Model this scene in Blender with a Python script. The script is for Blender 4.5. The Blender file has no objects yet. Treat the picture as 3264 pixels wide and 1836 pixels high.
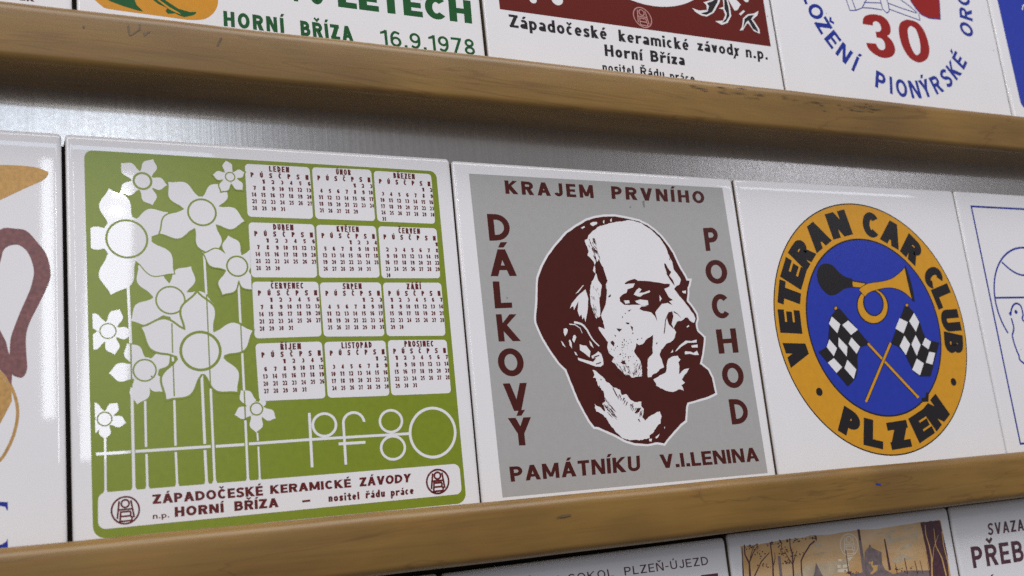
import bpy, bmesh, math, random
from mathutils import Vector, Matrix
from mathutils.geometry import tessellate_polygon

random.seed(7)
SC = bpy.context.scene
COL = SC.collection
MM = 0.001

# ------------------------------------------------------------------ camera
cam = bpy.data.cameras.new("camera")
cam_o = bpy.data.objects.new("camera", cam)
COL.objects.link(cam_o)
right = Vector((0.8930070, -0.4383843, -0.1017727))
down = Vector((0.0050226, 0.2358340, -0.9717804))
fwd = Vector((0.4500147, 0.8672955, 0.2128032))
m = Matrix((right, -down, -fwd)).transposed().to_4x4()
m.translation = Vector((-30.080, -392.948, -2.590)) * MM
cam_o.matrix_world = m
cam.sensor_width = 36.0
cam.lens = 3413.24 / 3264.0 * 36.0
cam.clip_start = 0.01
cam.clip_end = 50.0
cam.dof.use_dof = True
cam.dof.focus_distance = 0.455
cam.dof.aperture_fstop = 17.0
SC.camera = cam_o

# ------------------------------------------------------------------ world, lamps, exposure
w = bpy.data.worlds.new("World")
SC.world = w
w.use_nodes = True
bg = w.node_tree.nodes["Background"]
bg.inputs[0].default_value = (0.80, 0.80, 0.86, 1)
bg.inputs[1].default_value = 0.25
SC.view_settings.view_transform = 'Standard'
SC.view_settings.look = 'None'
SC.view_settings.exposure = 0.10
SC.view_settings.gamma = 1.0
SC.cycles.use_denoising = False


def area(name, loc, target, sx, sy, radiance, color=(1, 1, 1)):
    l = bpy.data.lights.new(name, 'AREA')
    l.shape = 'RECTANGLE'
    l.size, l.size_y = sx, sy
    l.energy = radiance * math.pi * sx * sy
    l.color = color
    o = bpy.data.objects.new(name, l)
    COL.objects.link(o)
    o.location = loc
    o.rotation_euler = (Vector(target) - Vector(loc)).to_track_quat('-Z', 'Y').to_euler()
    return o


# ceiling lights in front of and above the rack, an added fill light, two panes of a far window, two small lamps beyond
area("ceiling_lamp", (0.45, -1.35, 2.35), (0.3, -0.1, 0.1), 3.4, 1.4, 4.9, (1.0, 0.97, 0.95))
area("fill_light", (-2.2, -2.3, 1.7), (0.2, 0, 0.1), 1.8, 1.4, 5.0, (1.0, 0.97, 0.95))  # unseen fill light, added to brighten the lower row under the rail
area("window_pane", (0.173, -3.0, 0.83), (0.173, 0, 0.83), 0.034, 0.80, 9.0, (0.88, 0.94, 1.0))
area("window_pane", (0.338, -3.0, 0.75), (0.338, 0, 0.75), 0.130, 0.90, 7.5, (0.88, 0.94, 1.0)).rotation_euler.rotate_axis('Z', math.radians(-3))
area("window_transom", (0.08, -3.0, 1.36), (0.08, 0, 1.36), 1.20, 0.17, 4.4, (0.64, 0.79, 1.0))
area("side_window", (3.35, -3.0, 1.39), (3.35, 0, 1.39), 1.10, 0.16, 4.0, (0.84, 0.87, 1.0))
area("far_lamp", (0.380, -2.95, 1.113), (0.380, 0, 1.113), 0.042, 0.020, 60.0)
area("far_lamp", (0.365, -2.95, 1.055), (0.365, 0, 1.055), 0.040, 0.018, 60.0)


# ------------------------------------------------------------------ materials
def srgb(r, g, b):
    f = lambda c: (c / 255 / 12.92) if c / 255 <= 0.04045 else ((c / 255 + 0.055) / 1.055) ** 2.4
    return (f(r), f(g), f(b))


def nt_new(name):
    mt = bpy.data.materials.new(name)
    mt.use_nodes = True
    nt = mt.node_tree
    return mt, nt, nt.nodes["Principled BSDF"]


def glaze(name, col, rough=0.07, mottled=0.04, scale=90, bump=0.0, spec=0.45, metallic=0.0, rvar=0.0, specks=False):
    """fired glaze or ink: base colour with a faint mottling, its own gloss"""
    mt, nt, p = nt_new(name)
    N, L = nt.nodes, nt.links
    tc = N.new("ShaderNodeTexCoord")
    n1 = N.new("ShaderNodeTexNoise")
    n1.inputs["Scale"].default_value = scale
    n1.inputs["Detail"].default_value = 5
    L.new(tc.outputs["Object"], n1.inputs["Vector"])
    mix = N.new("ShaderNodeMix")
    mix.data_type = 'RGBA'
    mix.inputs[6].default_value = tuple(max(0, c * (1 - mottled * 2.0)) for c in col) + (1,)
    mix.inputs[7].default_value = tuple(min(1, c * (1 + mottled * 2.0)) for c in col) + (1,)
    L.new(n1.outputs["Fac"], mix.inputs[0])
    L.new(mix.outputs[2], p.inputs["Base Color"])
    p.inputs["Roughness"].default_value = rough
    p.inputs["Specular IOR Level"].default_value = spec
    p.inputs["Metallic"].default_value = metallic
    if specks:      # rare pinholes and dirt specks in the glaze
        v = N.new("ShaderNodeTexVoronoi")
        v.inputs["Scale"].default_value = 85
        L.new(tc.outputs["Object"], v.inputs["Vector"])
        lt_ = N.new("ShaderNodeMath")
        lt_.operation = 'LESS_THAN'
        lt_.inputs[1].default_value = 0.032
        L.new(v.outputs["Distance"], lt_.inputs[0])
        sep = N.new("ShaderNodeSeparateColor")
        L.new(v.outputs["Color"], sep.inputs[0])
        gt_ = N.new("ShaderNodeMath")
        gt_.operation = 'GREATER_THAN'
        gt_.inputs[1].default_value = 0.72
        L.new(sep.outputs[0], gt_.inputs[0])
        mu = N.new("ShaderNodeMath")
        mu.operation = 'MULTIPLY'
        L.new(lt_.outputs[0], mu.inputs[0])
        L.new(gt_.outputs[0], mu.inputs[1])
        mx = N.new("ShaderNodeMix")
        mx.data_type = 'RGBA'
        mx.inputs[7].default_value = (0.22, 0.19, 0.17, 1)
        L.new(mu.outputs[0], mx.inputs[0])
        L.new(mix.outputs[2], mx.inputs[6])
        L.new(mx.outputs[2], p.inputs["Base Color"])
    if rvar:
        mr = N.new("ShaderNodeMapRange")
        mr.inputs[3].default_value = rough - rvar
        mr.inputs[4].default_value = rough + rvar
        L.new(n1.outputs["Fac"], mr.inputs[0])
        L.new(mr.outputs[0], p.inputs["Roughness"])
    if bump:
        n2 = N.new("ShaderNodeTexNoise")
        n2.inputs["Scale"].default_value = 34
        n2.inputs["Detail"].default_value = 2
        L.new(tc.outputs["Object"], n2.inputs["Vector"])
        b = N.new("ShaderNodeBump")
        b.inputs["Strength"].default_value = 1.0
        b.inputs["Distance"].default_value = bump
        L.new(n2.outputs["Fac"], b.inputs["Height"])
        L.new(b.outputs["Normal"], p.inputs["Normal"])
    return mt


WHITE = glaze("white_glaze", (0.72, 0.715, 0.74), 0.03, 0.015, 40, bump=0.00001, specks=True)
CERAMIC_EDGE = glaze("bare_clay", (0.16, 0.11, 0.07), 0.8, 0.1)
GREEN = glaze("green_ink", (0.178, 0.232, 0.004), 0.30, 0.07, 420, spec=0.75, rvar=0.02)
PANEL_WHITE = glaze("white_in_print", (0.72, 0.715, 0.74), 0.03, 0.015, 40, bump=0.00001, specks=True)
MAROON = glaze("maroon_ink", (0.060, 0.0085, 0.0055), 0.24, 0.06, 300)
CAL_INK = glaze("red_brown_ink", (0.105, 0.012, 0.010), 0.24, 0.06, 300)
GREY = glaze("grey_ink", (0.355, 0.353, 0.352), 0.30, 0.03, 350)
ORANGE = glaze("orange_ink", (0.58, 0.275, 0.016), 0.28, 0.06, 300)
BLUE = glaze("blue_ink", (0.017, 0.036, 0.34), 0.26, 0.08, 300)
BLACK = glaze("black_ink", (0.012, 0.010, 0.011), 0.28, 0.05, 300)
LINE_BLUE = glaze("line_blue_ink", (0.012, 0.028, 0.26), 0.2, 0.05, 300)
TEXT_GREEN = glaze("dark_green_ink", (0.012, 0.085, 0.022), 0.2, 0.06, 300)
AMBER = glaze("amber_ink", (0.55, 0.24, 0.012), 0.25, 0.05, 300)
OXBLOOD = glaze("oxblood_ink", (0.115, 0.011, 0.007), 0.2, 0.05, 300)
PALE_PINK = glaze("pale_pink_ink", (0.45, 0.24, 0.22), 0.2, 0.04, 300)
RED = glaze("red_ink", (0.27, 0.012, 0.010), 0.2, 0.06, 300)
GOLD = glaze("gold_lustre", (0.46, 0.26, 0.085), 0.34, 0.24, 700, metallic=0.35, rvar=0.12)
BROWN = glaze("brown_lustre", (0.175, 0.070, 0.070), 0.34, 0.42, 620, rvar=0.12)
PLUM = glaze("plum_ink", (0.080, 0.032, 0.044), 0.3, 0.35, 500)
SLATE = glaze("slate_ink", (0.19, 0.145, 0.15), 0.3, 0.35, 420)
BUFF = glaze("buff_ink", (0.50, 0.40, 0.27), 0.2, 0.2, 200)
CREAM = glaze("cream_ink", (0.70, 0.62, 0.50), 0.15, 0.05, 200)


def sepia():
    mt, nt, p = nt_new("sepia_wash_ink")
    N, L = nt.nodes, nt.links
    tc = N.new("ShaderNodeTexCoord")
    mp = N.new("ShaderNodeMapping")
    mp.inputs["Scale"].default_value = (22, 1, 60)
    L.new(tc.outputs["Object"], mp.inputs[0])
    n1 = N.new("ShaderNodeTexNoise")
    n1.inputs["Scale"].default_value = 1.0
    n1.inputs["Detail"].default_value = 6
    n1.inputs["Roughness"].default_value = 0.65
    L.new(mp.outputs[0], n1.inputs["Vector"])
    r = N.new("ShaderNodeValToRGB")
    r.color_ramp.elements[0].position = 0.3
    r.color_ramp.elements[0].color = (0.50, 0.28, 0.085, 1)
    r.color_ramp.elements[1].position = 0.72
    r.color_ramp.elements[1].color = (0.66, 0.48, 0.30, 1)
    L.new(n1.outputs["Fac"], r.inputs[0])
    L.new(r.outputs[0], p.inputs["Base Color"])
    p.inputs["Roughness"].default_value = 0.16
    return mt


SEPIA = sepia()


def wood():
    mt, nt, p = nt_new("varnished_wood")
    N, L = nt.nodes, nt.links
    tc = N.new("ShaderNodeTexCoord")

    def noise(scale, vec_scale, detail=6, rough=0.6, dist=0.0):
        mp = N.new("ShaderNodeMapping")
        mp.inputs["Scale"].default_value = vec_scale
        L.new(tc.outputs["Object"], mp.inputs[0])
        n = N.new("ShaderNodeTexNoise")
        n.inputs["Scale"].default_value = scale
        n.inputs["Detail"].default_value = detail
        n.inputs["Roughness"].default_value = rough
        n.inputs["Distortion"].default_value = dist
        L.new(mp.outputs[0], n.inputs["Vector"])
        return n

    grain = noise(1.0, (9, 190, 190), 8, 0.65, 0.8)
    fine = noise(1.0, (60, 900, 900), 5, 0.6, 0.2)
    blot = noise(1.0, (13, 38, 38), 4, 0.5, 0.4)
    r = N.new("ShaderNodeValToRGB")
    e = r.color_ramp.elements
    e[0].position, e[0].color = 0.18, (0.133, 0.071, 0.0125, 1)
    e[1].position, e[1].color = 0.80, (0.218, 0.128, 0.030, 1)
    x = e.new(0.46)
    x.color = (0.192, 0.107, 0.0225, 1)
    L.new(grain.outputs["Fac"], r.inputs[0])
    # dark irregular figure along the grain
    fig = noise(1.0, (6, 48, 48), 4, 0.55, 0.9)
    fr = N.new("ShaderNodeValToRGB")
    fe = fr.color_ramp.elements
    fe[0].position, fe[0].color = 0.488, (1, 1, 1, 1)
    fe[1].position, fe[1].color = 0.512, (1, 1, 1, 1)
    y = fe.new(0.5)
    y.color = (0.62, 0.55, 0.50, 1)
    L.new(fig.outputs["Fac"], fr.inputs[0])
    mu = N.new("ShaderNodeMix")
    mu.data_type = 'RGBA'
    mu.blend_type = 'MULTIPLY'
    mu.inputs[0].default_value = 0.55
    L.new(r.outputs[0], mu.inputs[6])
    L.new(fr.outputs[0], mu.inputs[7])
    br = N.new("ShaderNodeValToRGB")
    br.color_ramp.elements[0].position = 0.3
    br.color_ramp.elements[0].color = (0.74, 0.70, 0.70, 1)
    br.color_ramp.elements[1].position = 0.65
    br.color_ramp.elements[1].color = (1.08, 1.05, 1.0, 1)
    L.new(blot.outputs["Fac"], br.inputs[0])
    m2 = N.new("ShaderNodeMix")
    m2.data_type = 'RGBA'
    m2.blend_type = 'MULTIPLY'
    m2.inputs[0].default_value = 1.0
    L.new(mu.outputs[2], m2.inputs[6])
    L.new(br.outputs[0], m2.inputs[7])
    m3 = N.new("ShaderNodeMix")
    m3.data_type = 'RGBA'
    m3.blend_type = 'OVERLAY'
    m3.inputs[0].default_value = 0.12
    L.new(m2.outputs[2], m3.inputs[6])
    L.new(fine.outputs["Color"], m3.inputs[7])
    L.new(m3.outputs[2], p.inputs["Base Color"])
    mr = N.new("ShaderNodeMapRange")
    mr.inputs[3].default_value = 0.30
    mr.inputs[4].default_value = 0.48
    L.new(fine.outputs["Fac"], mr.inputs[0])
    L.new(mr.outputs[0], p.inputs["Roughness"])
    b = N.new("ShaderNodeBump")
    b.inputs["Strength"].default_value = 0.1
    b.inputs["Distance"].default_value = 0.0003
    L.new(fine.outputs["Fac"], b.inputs["Height"])
    L.new(b.outputs["Normal"], p.inputs["Normal"])
    return mt


WOOD = wood()


def smudge(name, col):
    mt, nt, p = nt_new(name)
    p.inputs["Base Color"].default_value = col + (1,)
    p.inputs["Roughness"].default_value = 0.5
    return mt


DENT = smudge("dark_dent", (0.09, 0.05, 0.025))
PENCIL = smudge("pencil_grey", (0.115, 0.073, 0.033))
SCUFF = smudge("grey_scuff", (0.120, 0.084, 0.045))


def brushed():
    mt, nt, p = nt_new("brushed_metal")
    N, L = nt.nodes, nt.links
    tc = N.new("ShaderNodeTexCoord")
    mp = N.new("ShaderNodeMapping")
    mp.inputs["Scale"].default_value = (900, 900, 26)
    L.new(tc.outputs["Object"], mp.inputs[0])
    n1 = N.new("ShaderNodeTexNoise")
    n1.inputs["Scale"].default_value = 1
    n1.inputs["Detail"].default_value = 5
    L.new(mp.outputs[0], n1.inputs["Vector"])
    n2 = N.new("ShaderNodeTexNoise")
    n2.inputs["Scale"].default_value = 650
    n2.inputs["Detail"].default_value = 6
    L.new(tc.outputs["Object"], n2.inputs["Vector"])
    r = N.new("ShaderNodeValToRGB")
    r.color_ramp.elements[0].position = 0.25
    r.color_ramp.elements[0].color = (0.57, 0.535, 0.50, 1)
    r.color_ramp.elements[1].position = 0.75
    r.color_ramp.elements[1].color = (0.66, 0.625, 0.59, 1)
    L.new(n1.outputs["Fac"], r.inputs[0])
    L.new(r.outputs[0], p.inputs["Base Color"])
    p.inputs["Metallic"].default_value = 0.95
    mr = N.new("ShaderNodeMapRange")
    mr.inputs[3].default_value = 0.18
    mr.inputs[4].default_value = 0.30
    L.new(n2.outputs["Fac"], mr.inputs[0])
    L.new(mr.outputs[0], p.inputs["Roughness"])
    b = N.new("ShaderNodeBump")
    b.inputs["Strength"].default_value = 0.12
    b.inputs["Distance"].default_value = 0.00015
    L.new(n1.outputs["Fac"], b.inputs["Height"])
    L.new(b.outputs["Normal"], p.inputs["Normal"])
    return mt


METAL = brushed()

# ------------------------------------------------------------------ tracing sheet -> millimetres on the rack's face
HM = ((0.10525207308, -0.00148018351, -21.67309136), (-0.01123251611, -0.11056478744, 200.12222168), (-0.00012672864, 0.00006817516, 1.0))


def mm(x, y):
    d = HM[2][0] * x + HM[2][1] * y + 1
    return ((HM[0][0] * x + HM[0][1] * y + HM[0][2]) / d, (HM[1][0] * x + HM[1][1] * y + HM[1][2]) / d)


class Sheet:
    """a traced detail sheet: origin and scale of its own grid"""

    def __init__(s, x0, y0, k):
        s.x0, s.y0, s.k = x0, y0, k

    def __call__(s, pts):
        return [mm(s.x0 + x * s.k, s.y0 + y * s.k) for x, y in pts]

    def p(s, x, y):
        return mm(s.x0 + x * s.k, s.y0 + y * s.k)


D = Sheet(0, 0, 1.26708)
F2 = Sheet(1500, 0, .68478)
F3 = Sheet(0, 400, .50369)
F4 = Sheet(0, 1050, .54233)
F5 = Sheet(750, 480, .29115)
F6 = Sheet(750, 880, .29115)
F7 = Sheet(750, 1200, .43882)
G1 = Sheet(1420, 480, .41925)
G2 = Sheet(1420, 1000, .42789)
G3 = Sheet(2300, 550, .37953)
G4 = Sheet(2300, 1000, .37953)
G5 = Sheet(1380, 1500, .39596)
G6 = Sheet(2250, 1480, .39363)
G7 = Sheet(1650, 660, .27603)
G8 = Sheet(1650, 1040, .27603)
H1 = Sheet(250, 480, .24157)
H2 = Sheet(250, 780, .24157)
H3 = Sheet(250, 1080, .24153)
H4 = Sheet(280, 1400, .24845)
H5 = Sheet(860, 1400, .26398)
H6 = Sheet(0, 450, .55172)
H7 = Sheet(2330, 1620, .28339)
H8 = Sheet(2950, 580, .60735)
I1 = Sheet(0, 0, .31056)
I2 = Sheet(680, 0, .34938)
I3 = Sheet(1560, 0, .36491)
I4 = Sheet(2450, 0, .31599)
I5 = Sheet(2480, 800, .1941)
I6 = Sheet(2580, 930, .25536)
I7 = Sheet(1500, 1700, .32997)
I8 = Sheet(3000, 1620, .14907)


# ------------------------------------------------------------------ 2-D helpers (millimetres x, z)
def smooth(pts, n=4, closed=True):
    out = []
    N = len(pts)
    rng = range(N) if closed else range(N - 1)
    for i in rng:
        if closed:
            a, b, c, d = pts[i - 1], pts[i], pts[(i + 1) % N], pts[(i + 2) % N]
        else:
            a, b, c, d = pts[max(i - 1, 0)], pts[i], pts[i + 1], pts[min(i + 2, N - 1)]
        for k in range(n):
            t = k / n
            out.append(tuple(0.5 * (2 * b[j] + (c[j] - a[j]) * t + (2 * a[j] - 5 * b[j] + 4 * c[j] - d[j]) * t * t
                                    + (3 * b[j] - a[j] - 3 * c[j] + d[j]) * t ** 3) for j in (0, 1)))
    if not closed:
        out.append(tuple(pts[-1]))
    return out


def rough(pts, amp=0.22, seg=0.9):
    """ragged print edge"""
    out = []
    N = len(pts)
    for i in range(N):
        a, b = pts[i], pts[(i + 1) % N]
        L = math.dist(a, b)
        k = max(1, int(L / seg))
        nx, ny = (-(b[1] - a[1]) / L, (b[0] - a[0]) / L) if L > 1e-9 else (0, 0)
        for j in range(k):
            t = j / k
            d = random.uniform(-amp, amp)
            out.append((a[0] + (b[0] - a[0]) * t + nx * d, a[1] + (b[1] - a[1]) * t + ny * d))
    return out


def sgn_area(p):
    return 0.5 * sum(p[i - 1][0] * p[i][1] - p[i][0] * p[i - 1][1] for i in range(len(p)))


def grow(pts, d):
    s = 1 if sgn_area(pts) > 0 else -1
    out = []
    N = len(pts)
    for i in range(N):
        a, b, c = pts[i - 1], pts[i], pts[(i + 1) % N]
        n = []
        for u, v in ((a, b), (b, c)):
            L = math.dist(u, v) or 1e-9
            n.append(((v[1] - u[1]) / L, -(v[0] - u[0]) / L))
        mx, my = n[0][0] + n[1][0], n[0][1] + n[1][1]
        q = mx * mx + my * my
        k = min(2 / q, 1.6) if q > 1e-6 else 1
        out.append((b[0] + s * d * mx * k, b[1] + s * d * my * k))
    return out


def ribbon(pts, t, closed=False):
    """a stroke of width t along pts, as quads"""
    pts = [q for i, q in enumerate(pts) if i == 0 or math.dist(q, pts[i - 1]) > 1e-6]
    if closed and math.dist(pts[0], pts[-1]) < 1e-6:
        pts = pts[:-1]
    N = len(pts)
    if N < 2:
        return []
    Lf, Rt = [], []
    for i in range(N):
        if closed:
            a, b, c = pts[i - 1], pts[i], pts[(i + 1) % N]
        else:
            a, b, c = pts[max(i - 1, 0)], pts[i], pts[min(i + 1, N - 1)]
        dirs = []
        for u, v in ((a, b), (b, c)):
            L = math.dist(u, v)
            if L > 1e-9:
                dirs.append(((v[0] - u[0]) / L, (v[1] - u[1]) / L))
        if len(dirs) == 1:
            dirs *= 2
        mx, my = -(dirs[0][1] + dirs[1][1]), dirs[0][0] + dirs[1][0]
        q = math.hypot(mx, my) or 1e-9
        mx, my = mx / q, my / q
        cosv = -mx * dirs[0][1] + my * dirs[0][0]
        k = t / 2 / max(cosv, 0.45)
        Lf.append((b[0] + mx * k, b[1] + my * k))
        Rt.append((b[0] - mx * k, b[1] - my * k))
    out = []
    for i in range(N if closed else N - 1):
        j = (i + 1) % N
        out.append([Lf[i], Lf[j], Rt[j], Rt[i]])
    return out


def taper(pts, t0, t1):
    N = len(pts)
    Lf, Rt = [], []
    for i in range(N):
        a, c = pts[max(i - 1, 0)], pts[min(i + 1, N - 1)]
        L = math.dist(a, c) or 1e-9
        nx, ny = -(c[1] - a[1]) / L, (c[0] - a[0]) / L
        k = (t0 + (t1 - t0) * i / (N - 1)) / 2
        Lf.append((pts[i][0] + nx * k, pts[i][1] + ny * k))
        Rt.append((pts[i][0] - nx * k, pts[i][1] - ny * k))
    return [[Lf[i], Lf[i + 1], Rt[i + 1], Rt[i]] for i in range(N - 1)]


def arc(cx, cy, rx, ry, a0, a1, n=14):
    return [(cx + rx * math.cos(math.radians(a0 + (a1 - a0) * i / n)), cy + ry * math.sin(math.radians(a0 + (a1 - a0) * i / n))) for i in range(n + 1)]


def disc(cx, cy, rx, ry, n=40):
    return arc(cx, cy, rx, ry, 0, 360, n)[:-1]


def rquad(c, r, n=6):
    """rounded quadrilateral; r one radius or four"""
    out = []
    rs = r if isinstance(r, (list, tuple)) else [r] * 4
    for i in range(4):
        a, b, d = Vector(c[i - 1]), Vector(c[i]), Vector(c[(i + 1) % 4])
        u, v = (a - b).normalized(), (d - b).normalized()
        R_ = rs[i]
        if R_ < 1e-6:
            out.append(tuple(b))
            continue
        ang = u.angle(v)
        cut = R_ / math.tan(ang / 2)
        ctr = b + (u + v).normalized() * (R_ / math.sin(ang / 2))
        p0, p1 = b + u * cut, b + v * cut
        a0 = math.atan2(p0.y - ctr.y, p0.x - ctr.x)
        a1 = math.atan2(p1.y - ctr.y, p1.x - ctr.x)
        da = (a1 - a0 + math.pi) % (2 * math.pi) - math.pi
        for k in range(n + 1):
            t = a0 + da * k / n
            out.append((ctr.x + R_ * math.cos(t), ctr.y + R_ * math.sin(t)))
    return out


def clip(poly, a, b):
    """keep the part of poly left of the line a->b"""
    side = lambda q: (b[0] - a[0]) * (q[1] - a[1]) - (b[1] - a[1]) * (q[0] - a[0])
    out = []
    for i in range(len(poly)):
        p, q = poly[i - 1], poly[i]
        sp, sq = side(p), side(q)
        if (sp >= 0) != (sq >= 0):
            t = sp / (sp - sq)
            out.append((p[0] + (q[0] - p[0]) * t, p[1] + (q[1] - p[1]) * t))
        if sq >= 0:
            out.append(q)
    return out


def lerp(a, b, t):
    return (a[0] + (b[0] - a[0]) * t, a[1] + (b[1] - a[1]) * t)


# ------------------------------------------------------------------ objects
def thing(name, label, cat, x, z, y=0.0, group=None):
    o = bpy.data.objects.new(name, None)
    COL.objects.link(o)
    o.location = (x * MM, y * MM, z * MM)
    o.empty_display_size = 0.02
    o['label'] = label
    o['category'] = cat
    if group:
        o['group'] = group
    return o


def base_of(o):
    v = Vector((0, 0, 0))
    while o:
        v += o.location
        o = o.parent
    return v


def obj(name, bm, mat, parent=None):
    me = bpy.data.meshes.new(name)
    bm.to_mesh(me)
    bm.free()
    if parent:
        off = base_of(parent)
        me.transform(Matrix.Translation(-off))
    me.materials.append(mat)
    o = bpy.data.objects.new(name, me)
    COL.objects.link(o)
    if parent:
        o.parent = parent
    return o


class Print:
    """printed ink: thin fired layers lying on a tile's glaze, one mesh"""

    def __init__(s):
        s.items = []

    def poly(s, pts, layer=0):
        s.items.append((pts, layer))
        return s

    def polys(s, lst, layer=0):
        for q in lst:
            s.items.append((q, layer))
        return s

    def build(s, name, mat, parent, layer=0):
        bm = bmesh.new()
        for k, (pts, ly) in enumerate(s.items):
            y = -(0.03 + 0.012 * (layer + ly) + 0.0008 * (k % 12)) * MM
            P = [Vector((x, z, 0)) for x, z in pts]
            if len(P) < 3:
                continue
            tris = tessellate_polygon([P])
            vs = [bm.verts.new((v.x * MM, y, v.y * MM)) for v in P]
            for t in tris:
                try:
                    f = bm.faces.new([vs[i] for i in t])
                except ValueError:
                    continue
        bm.normal_update()
        for f in bm.faces:
            if f.normal.y > 0:
                f.normal_flip()
        loose = [v for v in bm.verts if not v.link_faces]
        bmesh.ops.delete(bm, geom=loose, context='VERTS')
        return obj(name, bm, mat, parent)


def pr(name, polys, mat, parent, layer=0):
    return Print().polys(polys).build(name, mat, parent, layer)


# ------------------------------------------------------------------ lettering: a stroke alphabet, cap height 1
def glyph(ch, t, wd=1.0):
    """width and list of polygons; t = stem weight, wd = width factor"""
    h = t / 2
    P = []
    rb = lambda pts, c=False: P.extend(ribbon(pts, t * 0.94, c))
    rect = lambda x0, y0, x1, y1: P.append([(x0, y0), (x1, y0), (x1, y1), (x0, y1)])
    X = 0.70
    marks = {'Á': ('A', 'a'), 'É': ('E', 'a'), 'Í': ('I', 'a'), 'Ý': ('Y', 'a'), 'Ú': ('U', 'a'), 'Ů': ('U', 'r'), 'Č': ('C', 'c'), 'Ř': ('R', 'c'), 'Ž': ('Z', 'c'), 'Ě': ('E', 'c'), 'Ň': ('N', 'c'),
             'á': ('a', 'a'), 'é': ('e', 'a'), 'í': ('ı', 'a'), 'č': ('c', 'c'), 'ř': ('r', 'c'), 'ě': ('e', 'c'), 'ý': ('y', 'a')}
    if ch in marks:
        b, k = marks[ch]
        w_, P2 = glyph(b, t, wd)
        top = 1.0 if b.isupper() else X
        c = w_ / 2
        tt = min(t, .2) * 0.85
        if k == 'a':
            P2 = P2 + [[(c - tt * .55, top + .07), (c + tt * .45, top + .07), (c + tt * 1.25, top + .27), (c + tt * .0, top + .27)]]
        elif k == 'c':
            P2 = P2 + ribbon([(c - .17, top + .28), (c, top + .11), (c + .17, top + .28)], tt * .8)
        else:
            P2 = P2 + ribbon(disc(c, top + .17, .085, .085, 10), tt * .5, True)
        return w_, P2
    if ch == ' ':
        return .34 * wd, P
    if ch == '.':
        rect(0, 0, t * 1.05, t * 1.05)
        return t * 1.05, P
    if ch in '-–':
        rect(0, .36, .34 * wd, .36 + t * .85)
        return .34 * wd, P
    W = {'A': .84, 'B': .72, 'C': .76, 'D': .78, 'E': .62, 'F': .58, 'G': .8, 'H': .76, 'I': t, 'J': .56, 'K': .78, 'L': .58, 'M': .92, 'N': .78, 'O': .84, 'P': .68, 'R': .74, 'S': .68, 'T': .66, 'U': .74,
         'V': .80, 'W': 1.1, 'Y': .78, 'Z': .68, 'a': .56, 'b': .6, 'c': .54, 'd': .6, 'e': .58, 'i': t, 'ı': t, 'j': t, 'k': .58, 'l': t, 'm': .9, 'n': .56, 'o': .62, 'p': .6, 'r': .38, 's': .5, 't': .38, 'u': .56,
         'v': .56, 'y': .56, 'z': .5}.get(ch, .58)
    w = W if ch in 'Iiılj' else max(W * wd, t * 2.1)
    d = t * 1.08

    def bowl(x0, y0, y1, xr):
        ry = (y1 - y0) / 2
        rx = min(ry, xr - x0)
        rb([(x0, y0), (xr - rx, y0)] + arc(xr - rx, (y0 + y1) / 2, rx, ry, -90, 90, 12)[1:-1] + [(xr - rx, y1), (x0, y1)])

    if ch == 'A':
        P.append([(0, 0), (d, 0), (w / 2 + d * .5, 1), (w / 2 - d * .5, 1)])
        P.append([(w - d, 0), (w, 0), (w / 2 + d * .5, 1), (w / 2 - d * .5, 1)])
        rect(w * .2, .22, w * .8, .22 + t * .8)
    elif ch in 'BPRDF' or ch in 'EL':
        rect(0, 0, t, 1)
        if ch == 'B':
            bowl(h, .52, 1 - h, w * .93 - h)
            bowl(h, h, .52, w - h)
        if ch in 'PR':
            bowl(h, .46 if ch == 'P' else .5, 1 - h, w - h)
        if ch == 'R':
            P.append([(w - d * 1.05, 0), (w + .02, 0), (w * .45 + d * .75, .5), (w * .45 - d * .3, .5)])
        if ch == 'D':
            bowl(h, h, 1 - h, w - h)
        if ch in 'EF':
            rect(h, 1 - t * .9, w, 1)
            rect(h, .5 - t * .42, w * .93, .5 + t * .42)
        if ch in 'EL':
            rect(h, 0, w, t * .9)
    elif ch in 'OQ0':
        rb(disc(w / 2, .5, w / 2 - h, .5 - h * .9, 32), True)
    elif ch == 'C':
        rb(arc(w / 2 + .02, .5, w / 2 - h, .5 - h * .9, 42, 318, 26))
    elif ch == 'G':
        rb(arc(w / 2, .5, w / 2 - h, .5 - h * .9, 42, 330, 26))
        rect(w * .55, .34, w, .34 + t * .85)
        rect(w - t, .05, w, .45)
    elif ch == 'H':
        rect(0, 0, t, 1)
        rect(w - t, 0, w, 1)
        rect(h, .5 - t * .42, w - h, .5 + t * .42)
    elif ch == 'I':
        rect(0, 0, t, 1)
    elif ch == 'J':
        rb([(w - h, 1), (w - h, .3)] + arc(w / 2, .3, w / 2 - h, .3 - h, 0, -170, 12)[1:])
    elif ch in 'Kk':
        kt = 1 if ch == 'K' else X
        rect(0, 0, t, 1)
        P.append([(h, kt * .34), (h, kt * .34 + d * .9), (w - d * 1.1, kt), (w, kt)])
        P.append([(w - d * 1.15, 0), (w + .02, 0), (t * .9 + d * .55, kt * .66), (t * .55, kt * .5)])
    elif ch == 'M':
        rect(0, 0, t * .95, 1)
        rect(w - t * .95, 0, w, 1)
        P.append([(0, 1), (d * .95, 1), (w / 2 + d * .4, .12), (w / 2 - d * .4, .12)])
        P.append([(w, 1), (w - d * .95, 1), (w / 2 - d * .4, .12), (w / 2 + d * .4, .12)])
    elif ch == 'N':
        rect(0, 0, t * .95, 1)
        rect(w - t * .95, 0, w, 1)
        P.append([(0, 1), (d, 1), (w, 0), (w - d, 0)])
    elif ch in 'Ss':
        H = 1 if ch == 'S' else X
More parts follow.
